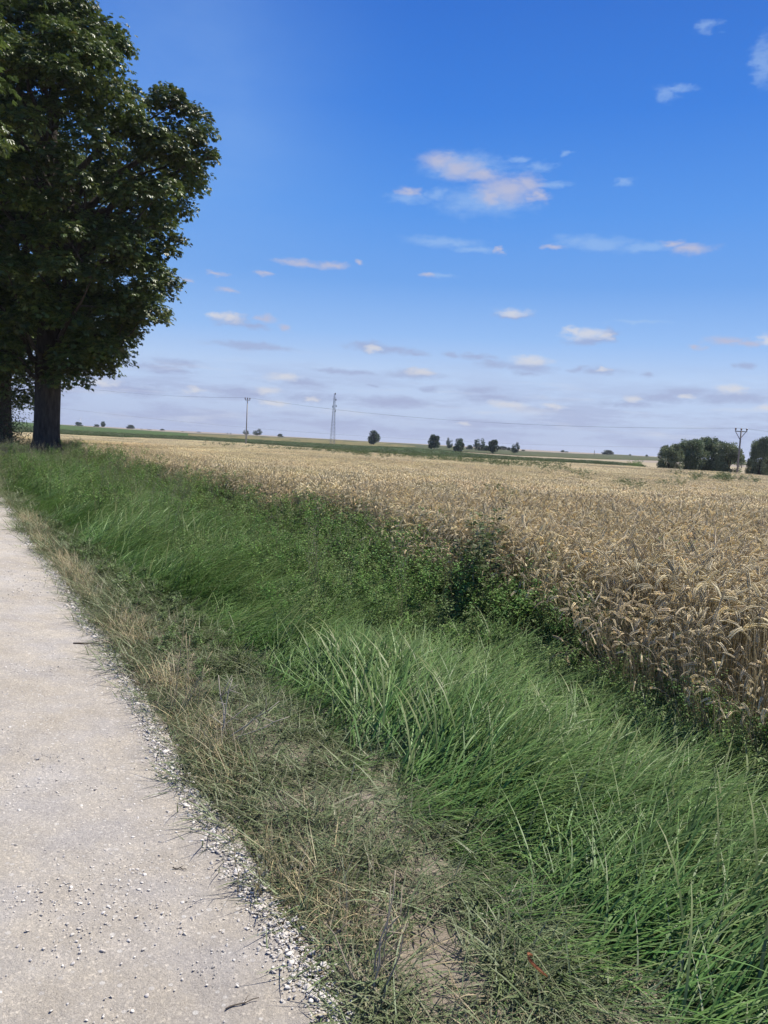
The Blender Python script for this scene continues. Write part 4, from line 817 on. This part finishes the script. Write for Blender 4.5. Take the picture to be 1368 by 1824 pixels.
# willows on the right
def willow_mesh(seed, n):
    r = np.random.default_rng(seed); Cc = []
    for _ in range(70):
        z = r.uniform(.08, .9); R_ = .5 * math.sqrt(max(.05, 1 - ((z - .38) / .66) ** 2)); a = r.uniform(0, 6.28); rc = r.uniform(.07, .13); rr = max(0, R_ - rc * .6) * math.sqrt(r.uniform(.2, 1)); Cc.append((np.array([math.cos(a) * rr, math.sin(a) * rr, z]), rc))
    for _ in range(16):   # upright shoots on top
        a = r.uniform(0, 6.28); rr = r.uniform(0, .4); Cc.append((np.array([math.cos(a) * rr, math.sin(a) * rr, r.uniform(.82, .98) - rr * .4]), .05))
    Cs = np.array([c for c, _ in Cc]); Rs = np.array([q for _, q in Cc]); idx = r.choice(len(Cc), n, p=Rs ** 2 / (Rs ** 2).sum()); d = unit(r, n); pos = Cs[idx] + d * (Rs[idx] * r.uniform(.5, 1.15, n))[:, None] * np.array([1, 1, 1.2]); pos[:, 2] = np.maximum(pos[:, 2], .01)
    L = r.uniform(.03, .06, n); V, F = kites(pos, d * .5 + unit(r, n) * .8 + np.array([0, 0, .3]), unit(r, n), L, L * .5); cl = np.array([(.19, .235, .125), (.14, .19, .09), (.24, .285, .165), (.11, .145, .07)])[r.integers(0, 4, n)] * (1 + .25 * np.sin(idx * 1.9))[:, None]
    A = Acc()
    for i in range(0, 60, 4): P, (V2, f) = limb(r, np.array([r.normal(0, .04), r.normal(0, .04), 0]), Cc[i][0], .016, .004, .08, 5, 5); A.add(V2, f)
    return mesh('crown', V, [F], M_willow, np.repeat(cl, 4, 0)), A.mesh('trunk', M_bark)
WM = [willow_mesh(900, 15000), willow_mesh(901, 15000)]
for (px_, base, hpx, wpx, D, v, lab) in [
    (1192, 838, 46, 48, 128, 0, 'low leftmost willow of the rounded clump, its edge thin and ragged'),
    (1226, 840, 58, 62, 131, 1, 'tall willow left of the centre of the rounded clump'),
    (1256, 841, 60, 66, 134, 0, 'tallest willow at the centre of the rounded clump'),
    (1290, 843, 56, 62, 130, 1, 'willow at the right end of the rounded clump, beside the power pole'),
    (1352, 846, 66, 40, 124, 0, 'tall narrow willow right of the power pole'),
    (1375, 848, 62, 44, 130, 1, 'willow cut off by the right edge of the photo'),
    (1336, 845, 30, 18, 132, 0, 'small low willow filling the foot of the narrow one beside the gap')]:
    x, y = at_dist(px_, D, base); z = float(hz(x, y)); d = ray(px_, base - hpx); top = EYE[2] + d[2] / d[1] * D
    e = empty('willow_tree', (x, y, z), rnd.uniform(0, 6.28)); w = wpx / FPX * D; e.scale = (w, w, top - z); tag(e, lab, 'willow', 'willows at the far edge of the wheat'); link('crown', WM[v][0], e); link('trunk', WM[v][1], e)

# ------------------------------------------------------------------ crops beyond the wheat
def strip(name, top, bot, h, mat, htop=None, nx=160, ny=14, rough_=.1):
    """slab of crop: photograph boundary lines are dropped on the terrain, then it is an ordinary raised mesh"""
    tx = np.array(top, float); bx_ = np.array(bot, float); xs = np.linspace(max(tx[0, 0], bx_[0, 0]), min(tx[-1, 0], bx_[-1, 0]), nx)
    near = np.array([ground_hit(x, np.interp(x, bx_[:, 0], bx_[:, 1]), .0)[:2] for x in xs]); far = np.array([ground_hit(x, np.interp(x, tx[:, 0], tx[:, 1]), h)[:2] for x in xs])
    dn = np.hypot(*near.T); df = np.hypot(*far.T); df = np.minimum(np.maximum(df, dn * 1.03 + 3), 1150); far = far / np.hypot(*far.T)[:, None] * df[:, None]
    t = (np.linspace(0, 1, ny) ** 1.6)[:, None, None]; G = near[None] * (1 - t) + far[None] * t; Z = hz(G[..., 0], G[..., 1]) + h + rough_ * RG.normal(0, 1, G.shape[:2]) * .5
    V = np.concatenate([G, Z[..., None]], -1); frontb = np.concatenate([near, (hz(near[:, 0], near[:, 1]) - .2)[:, None]], 1)[None]; backb = np.concatenate([far, (hz(far[:, 0], far[:, 1]) - .2)[:, None]], 1)[None]
    V = np.concatenate([frontb, V, backb], 0); a, b = V.shape[:2]; i = (np.arange(a - 1)[:, None] * b + np.arange(b - 1)[None]).ravel(); F = [np.stack([i, i + 1, i + b + 1, i + b], 1)]
    L_ = [np.arange(a) * b, np.arange(a) * b + b - 1]; me = mesh(name, V.reshape(-1, 3), F, mat); return me, near, far
def cropmat(name, lo, hi, s=.6, st=(1, .25, 1), bump=.8):
    return noisy(name, [(.32, lo), (.68, hi)], s, 10, .9, bump, 2.5, .3, .1, stretch=st)
M_beet = cropmat('green_crop', (.03, .055, .016), (.06, .095, .026), .8)
M_green2 = cropmat('light_green_crop', (.05, .085, .025), (.08, .12, .04), .3)
M_olive = cropmat('olive_crop', (.13, .12, .05), (.20, .17, .075), .12, (1, .1, 1))
M_dark = cropmat('dark_crop', (.05, .065, .03), (.10, .105, .05), .3, (1, .2, 1))
M_stub = cropmat('stubble', (.27, .225, .145), (.35, .30, .20), .15, (1, .2, 1), .3)
skyl = [(-150, 744), (30, 750.5), (130, 758), (250, 766), (330, 771), (440, 775.5), (591, 783), (680, 788), (740, 791), (780, 793.5), (860, 799), (920, 803), (1040, 808.5), (1110, 810), (1170, 811.5), (1300, 818), (1420, 824)]
me, _, _ = strip('ridge_crop', skyl, [(x, y + 9) for x, y in skyl], .3, M_dark, nx=120, ny=10, rough_=.1); tag(link('ridge_field', me), 'dark olive green crop along the right skyline', 'crop field', kind='stuff')
me, _, _ = strip('olive', [(250, 767), (330, 772), (440, 776.5), (591, 784), (680, 789), (740, 794)], [(250, 772), (330, 777), (440, 784), (591, 793), (680, 797), (740, 797)], .35, M_olive, rough_=.05); tag(link('olive_field', me), 'brownish olive crop on the gentle slope behind the lattice mast', 'crop field', kind='stuff')
me, _, _ = strip('upper_stubble', [(738, 796), (780, 797.5), (820, 800.5), (860, 803), (895, 805.5), (900, 806)], [(738, 798), (780, 802), (820, 804.5), (860, 806.5), (895, 807.5), (900, 807)], .12, M_stub, rough_=.02); tag(link('upper_stubble', me), 'upper pale stubble strip behind the tree row', 'stubble', kind='stuff')
me, _, _ = strip('lower_stubble', [(820, 804.5), (860, 807.3), (920, 809.5), (1040, 816.5), (1100, 820), (1137, 823), (1180, 825), (1300, 831), (1420, 838)], [(820, 807), (860, 811), (920, 816), (1040, 823), (1100, 827), (1137, 830), (1180, 838), (1300, 846), (1420, 852)], .12, M_stub, rough_=.02); tag(link('lower_stubble', me), 'long lower pale stubble strip running right behind the green crop', 'stubble', kind='stuff')
me, _, _ = strip('light_green', [(-150, 745), (30, 751), (130, 758.5), (250, 766.5), (335, 771.5)], [(-150, 757), (30, 763), (130, 770), (250, 776), (335, 779)], .6, M_green2, rough_=.15); tag(link('pale_green_field', me), 'lighter green crop reaching the skyline at the left', 'crop field', kind='stuff')
gtop = [(-150, 752), (30, 759), (110, 765), (250, 773), (380, 779.5), (440, 782.5), (520, 787), (591, 791), (640, 794), (720, 796.5), (780, 801), (860, 809.5), (920, 814), (1040, 820), (1100, 824), (1136, 827)]
gbot = [(x, y + 1.5) for x, y in [(-150, 760), (30, 769), (110, 774.5), (250, 781), (380, 788), (440, 790), (520, 795), (591, 801), (640, 805), (720, 810), (780, 814), (860, 818), (920, 821.5), (1040, 826.5), (1100, 830), (1136, 833)]]
me, near, far = strip('green_crop', gtop, gbot, .55, M_beet, nx=240, ny=24, rough_=.12); tag(link('green_crop_base', me), 'dense lower leaves of the dark green crop strip', 'crop field', kind='stuff')
def leafy_rows():
    r = np.random.default_rng(15); vs = []
    for i in range(5):
        A = Acc(); V, F, C = blade_set(r, n=170, spread=.75, lr=(.5, 1.0), wr=(.05, .10), tilt=(.35, .25), droop=(.3, 1.6), azs=3, cols=[(.045, .09, .022), (.06, .11, .028), (.035, .07, .018), (.085, .13, .04)], seg=3); A.add(V, [F], C); vs.append(A.mesh('crop_clump', M_maize))
    c = source('crop_clump', vs); n = 5200; k = r.integers(0, len(near) - 1, n); f = r.random(n); t = r.random(n) ** 1.8
    a = near[k] * (1 - f)[:, None] + near[k + 1] * f[:, None]; b = far[k] * (1 - f)[:, None] + far[k + 1] * f[:, None]; q = a * (1 - t)[:, None] + b * t[:, None]; d = np.hypot(*q.T); keep = d < 600; q = q[keep]
    P = np.stack([q[:, 0], q[:, 1], hz(q[:, 0], q[:, 1])], 1); R_ = np.zeros_like(P); R_[:, 2] = r.uniform(0, 6.28, len(P)); scatter('green_crop', c, 5, P, R_, r.uniform(.8, 1.1, len(P)), 'strip of dark green leafy crop right behind the wheat', 'crop field', 15)
leafy_rows()
def green_clump():
    # the taller green clump at the end of the crop strip and dark plants added as the chestnuts' shade
    r = np.random.default_rng(16); P = []
    for _ in range(46):
        p = ground_hit(1130 + r.normal(0, 6), 833 + r.normal(0, 1.5), .3); P.append([p[0], p[1], hz(p[0], p[1])])
    P = np.array(P); R_ = np.zeros_like(P); R_[:, 2] = r.uniform(0, 6.28, len(P)); scatter('headland_weeds', src_weed, 8, P, R_, r.uniform(2, 3, len(P)), 'bright green weed clump at the right end of the green crop strip', 'weeds', 16)
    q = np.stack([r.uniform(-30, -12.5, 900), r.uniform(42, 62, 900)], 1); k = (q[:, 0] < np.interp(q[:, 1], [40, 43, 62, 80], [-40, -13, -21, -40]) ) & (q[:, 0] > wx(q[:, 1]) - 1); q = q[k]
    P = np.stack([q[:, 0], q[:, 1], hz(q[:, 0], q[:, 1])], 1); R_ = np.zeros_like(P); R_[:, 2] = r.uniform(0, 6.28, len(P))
    vs = [weed_mesh(540 + i, .5, 5, 110, (.04, .08), [(.045, .04, .02), (.06, .05, .025), (.035, .045, .02)], 14) for i in range(4)]  # dark leaf colours stand in for the crown's shadow on the wheat
    scatter('painted_shade_patch', source('painted_shade_plant', vs), 4, P, R_, r.uniform(.9, 1.3, len(P)), 'dark plants standing in for the tree shade right of the thick trunk', 'weeds', 17)
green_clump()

# ------------------------------------------------------------------ power poles, wires, mast
def pole(px_, base, D, top_y, label, arm):
    x, y = at_dist(px_, D, base); z = float(hz(x, y)); d = ray(px_ + (base - top_y) * (.045 if px_ < 800 else .08), top_y); top = EYE[2] + d[2] / d[1] * D; H = top - z
    e = empty('power_pole', (x, y, z), .25); tag(e, label, 'power pole', 'poles of the overhead line')
    A = Acc(); V, f = tube([[0, 0, -.4], [0, 0, H * .5], [0, 0, H]], [.16, .13, .10], 10); A.add(V, f); link('pole', A.mesh('pole', M_concrete if arm < 1.5 else M_wood, True), e)
    A = Acc(); V, f = box((0, 0, H - .12 if arm > 1.5 else H + .05), (arm, .12, .12)); A.add(V, f); link('crossarm', A.mesh('crossarm', M_black), e)
    if arm > 1.5:
        for s in (-1, 1): A = Acc(); V, f = tube([[s * arm * .42, 0.09, H - .2], [0.0, 0.13, H - 1.25]], .045, 6); A.add(V, f); link('brace', A.mesh('brace', M_black), e)
    pts = []
    for s in (-1, 0, 1):
        zz = H - .06 if arm > 1.5 else H + .11
        if s == 0: zz += .0
        A = Acc(); V, f = tube([[s * arm * .47, 0, zz], [s * arm * .47, 0, zz + .1], [s * arm * .47, 0, zz + .16], [s * arm * .47, 0, zz + .3], [s * arm * .47, 0, zz + .42]], [.05, .05, .11, .12, .06], 8); A.add(V, f); link('insulator', A.mesh('insulator', M_porc, True), e)
        c, s_ = math.cos(.25), math.sin(.25); pts.append(np.array([x + s * arm * .47 * c, y + s * arm * .47 * s_, z + zz + .42]))
    return pts
PA = pole(438, 790.5, 158, 713, 'slim grey power pole at the far wheat edge, left of the lattice mast', 1.0)
PB = pole(1312.5, 848, 112, 767, 'power pole with a braced crossarm in front of the gap in the willows', 2.0)
def wire(a, b, sag, label, r0=.005, n=26):
    t = np.linspace(0, 1, n)[:, None]; P = a + (b - a) * t; P[:, 2] -= sag * 4 * (t * (1 - t))[:, 0]; A = Acc(); V, f = tube(P, r0, 5); A.add(V, f); o = link('power_wire', A.mesh('power_wire', M_black)); tag(o, label, 'wire', 'wires of the overhead line')
for i, nm in enumerate(('nearest', 'middle', 'farthest')):
    wire(PA[i], PB[i], 1.7, 'sagging wire from the slim pole to the braced pole, %s of the three' % nm)
    far_l = PA[i] + (PA[i] - PB[i]) * .75 + np.array([0, 6, 1.0]); wire(far_l, PA[i], 1.0, 'wire leaving the slim pole towards the chestnuts, %s of the three' % nm)
    far_r = PB[i] + (PB[i] - PA[i]) * .6; wire(PB[i], far_r, 1.0, 'wire leaving the braced pole to the right edge, %s of the three' % nm)
# second, farther line
def far_pole(px_, D, top_y, lab):
    x, y = at_dist(px_, D); z = float(hz(x, y)); d = ray(px_, top_y); H = EYE[2] + d[2] / d[1] * D - z; e = empty('power_pole', (x, y, z), .25); tag(e, lab, 'power pole', 'poles of the farther line')
    A = Acc(); V, f = tube([[0, 0, -.4], [0, 0, H]], [.17, .12], 8); A.add(V, f); link('pole', A.mesh('pole', M_wood), e); A = Acc(); V, f = box((0, 0, H - .1), (1.6, .12, .12)); A.add(V, f); link('crossarm', A.mesh('crossarm', M_black), e)
    return np.array([x, y, z + H])
f1 = far_pole(66, 205, 722, 'thin pole of the farther line hidden behind the thick trunk'); f2 = far_pole(1188, 190, 797, 'thin pole of the farther line hidden behind the leftmost willow'); f3 = far_pole(1325, 260, 811, 'short distant pole seen in the gap between the willows')
wire(f1, f2, 2.3, 'long faint lower wire crossing the sky behind the lattice mast', .011, 40); wire(f2, f3, 1.2, 'faint wire running behind the willows to the distant pole', .011)
def mast():
    D = 300; x, y = at_dist(592, D, 790); z = float(hz(x, y)); d = ray(595, 700); H = EYE[2] + d[2] / d[1] * D - z; e = empty('lattice_mast', (x, y, z), .35); tag(e, 'slender grey steel lattice mast tapering to a point beyond the crops', 'mast')
    def w(t): return .85 - .62 * t
    A = Acc(); n = 15; cs = [(-1, -1), (1, -1), (1, 1), (-1, 1)]
    for c in cs: V, f = tube([[c[0] * w(t), c[1] * w(t), t * H * .93] for t in (0, .5, 1)] + [[c[0] * .05, c[1] * .05, H]], .042, 5); A.add(V, f)
    link('legs', A.mesh('legs', M_metal), e)['kind'] = 'stuff'
    A = Acc()
    for k in range(n):
        t0, t1 = k / n, (k + 1) / n
        for j in range(4):
            a, b = cs[j], cs[(j + 1) % 4]
            for (p, ta, q, tb) in ((a, t0, b, t1), (b, t0, a, t1), (a, t1, b, t1)):
                V, f = tube([[p[0] * w(ta), p[1] * w(ta), ta * H * .93], [q[0] * w(tb), q[1] * w(tb), tb * H * .93]], .022, 4); A.add(V, f)
    link('bracing', A.mesh('bracing', M_metal), e)
    for zt, sx in ((.985, .2), (.875, .55), (.755, .75), (.74, -.6), (.66, .5)):
        A = Acc(); V, f = tube([[sx, -.3, H * zt - .35], [sx, -.3, H * zt + .35]], .16, 8); A.add(V, f); link('antenna', A.mesh('antenna', M_black), e)
mast()
def turbine():
    D = 2200; x, y = at_dist(143.5, D, 757); z = float(hz(x, y)); d = ray(143.5, 747.5); H = EYE[2] + d[2] / d[1] * D - z; e = empty('wind_turbine', (x, y, z), 0); tag(e, 'tiny white wind turbine on the left skyline', 'wind turbine')
    A = Acc(); V, f = tube([[0, 0, 0], [0, 0, H]], [.9, .5], 10); A.add(V, f); link('tower', A.mesh('tower', M_white, True), e); A = Acc(); V, f = box((0, -1, H), (1.4, 3.5, 1.4)); A.add(V, f); link('nacelle', A.mesh('nacelle', M_white), e)
    for k in range(3):
        a = .4 + k * 2.094; A = Acc(); V, f = tube([[0, -3, H], [math.sin(a) * 3, -3, H + math.cos(a) * 3], [math.sin(a) * 9, -3, H + math.cos(a) * 9]], [.4, .55, .12], 6); A.add(V, f); link('blade', A.mesh('blade', M_white), e)
turbine()
def post():
    x, y = at_dist(1060, 600); z = float(hz(x, y)); d = ray(1060, 802); H = EYE[2] + d[2] / d[1] * 600 - z; A = Acc(); V, f = tube([[0, 0, -.3], [0, 0, H * .9], [0, 0, H]], [.25, .2, .1], 8); A.add(V, f)
    o = link('wooden_post', A.mesh('wooden_post', M_wood), None, (x, y, z)); tag(o, 'thin dark post on the right skyline left of the dome bush', 'post')
post()

# ------------------------------------------------------------------ single plants, sticks on the verge
def dry_plant(px_, py_, seed, label, n, h, col, lean, spread=.05, rad=.0035):
    p = ground_hit(px_, py_); r = np.random.default_rng(seed); A = Acc()
    for k in range(n):
        a = r.normal(lean[0], .9); s = np.linspace(0, 1, 7); L = h * r.uniform(.5, 1.1); ln = r.uniform(.1, lean[1]); b = r.normal(0, spread, 2)
        P = np.stack([b[0] + math.cos(a) * L * ln * s ** 1.3, b[1] + math.sin(a) * L * ln * s ** 1.3, L * s * math.sqrt(max(.1, 1 - ln * ln))], 1) + r.normal(0, .006, (7, 3)); V, f = tube(P, np.linspace(rad, rad * .4, 7), 5); A.add(V, f, np.array(col) * r.uniform(.75, 1.2))
        for _ in range(3):
            j = r.integers(2, 6); q = P[j] + unit(r, 1)[0] * L * .25 + np.array([0, 0, L * .12]); V, f = tube([P[j], q], [rad * .6, rad * .3], 4); A.add(V, f, np.array(col) * r.uniform(.7, 1.1))
    o = link('dry_stalks', A.mesh('dry_stalks', M_dry), None, (p[0], p[1], float(hz(p[0], p[1])))); tag(o, label, 'dry plant', 'dead stalks on the verge')
dry_plant(325, 1270, 1, 'tall clump of pale straw stalks standing beside the gravel edge', 12, .42, (.46, .40, .24), (.8, .5))
dry_plant(405, 1330, 2, 'grey dead forked stalks lying just below the pale straw clump', 5, .38, (.40, .36, .30), (.4, .92), .04, .005)
dry_plant(660, 1770, 3, 'long bent brown stalks over the bare soil at the bottom', 6, .35, (.36, .31, .23), (.5, .96), .04, .0035)
dry_plant(490, 1600, 4, 'tangled straw coloured stalks at the road edge, halfway down', 12, .25, (.42, .35, .2), (1.6, .6), .06, .002)
dry_plant(430, 1260, 5, 'single thin upright stalk clump on the trampled grass', 3, .4, (.36, .36, .2), (1.5, .15), .03, .002)
def stick(px_, py_, L, az, rad, col, label, seed):
    p = ground_hit(px_, py_); r = np.random.default_rng(seed); s = np.linspace(-.5, .5, 7); P = np.stack([s * L * math.cos(az), s * L * math.sin(az), np.full(7, rad * 1.2)], 1) + r.normal(0, rad * .8, (7, 3)); P[:, 2] = np.abs(P[:, 2]) + rad * .5
    A = Acc(); V, f = tube(P, np.linspace(rad, rad * .5, 7), 6); A.add(V, f, col); j = P[3]; V, f = tube([j, j + np.array([math.cos(az + .8), math.sin(az + .8), .15]) * L * .28], [rad * .6, rad * .3], 5); A.add(V, f, col)
    z = max(float(road_z(p[0], p[1])), float(hz(p[0], p[1]) + bumps(p[0], p[1]))); o = link('twig', A.mesh('twig', M_dry), None, (p[0], p[1], z)); tag(o, label, 'twig', 'twigs on the track')
stick(165, 1152, .28, .25, .006, (.10, .075, .055), 'dark twig lying across the pale gravel edge, uppermost', 1)
stick(352, 1443, .13, -.6, .003, (.14, .11, .09), 'thin dark twig on the track beside the stone heap', 2)
stick(430, 1800, .10, .5, .0025, (.12, .10, .08), 'short twig on the track near the bottom', 3)
stick(320, 1562, .05, .0, .0025, (.10, .085, .07), 'very short dark twig in the middle of the track', 4)
def brown_leaf():
    p = ground_hit(975, 1690, .35); r = np.random.default_rng(3); A = Acc(); s = np.linspace(0, 1, 9); a = 2.1 + s * 2.6; c = np.stack([.045 * np.cos(a), .045 * np.sin(a) + .02, .02 * np.sin(s * 3)], 1); w = .006 * np.sin(s * np.pi) ** .6 + .001
    V = np.stack([c + np.stack([w * 0, w, w * .8], 1), c - np.stack([w * 0, w, -w * .8], 1), c - np.array([0, 0, .004])], 1).reshape(-1, 3); F = []
    for k in range(8): b = k * 3; F += [[b, b + 2, b + 5, b + 3], [b + 2, b + 1, b + 4, b + 5]]
    A.add(V, [np.array(F)], (.26, .12, .06)); o = link('curled_leaf', A.mesh('curled_leaf', M_dry), None, tuple(p - np.array([0, 0, .06]))); tag(o, 'curled reddish brown dead leaf caught in the long grass at the bottom', 'leaf')
brown_leaf()

# ------------------------------------------------------------------ air
def haze():
    m, nt, out = mat_base('thin_haze'); v = nt.nodes.new('ShaderNodeVolumePrincipled'); v.inputs['Color'].default_value = (.80, .87, 1.0, 1); v.inputs['Density'].default_value = 0.00012; v.inputs['Anisotropy'].default_value = 0.2
    nt.links.new(v.outputs[0], out.inputs['Volume']); V, f = box((0, 4100, 0), (17000, 10800, 100)); V[:, 2] = np.where(V[:, 2] < 0, -48, 34); o = link('haze', mesh('haze', V, f, m)); tag(o, 'faint pale haze in the air over the fields', 'haze', kind='stuff')
haze()
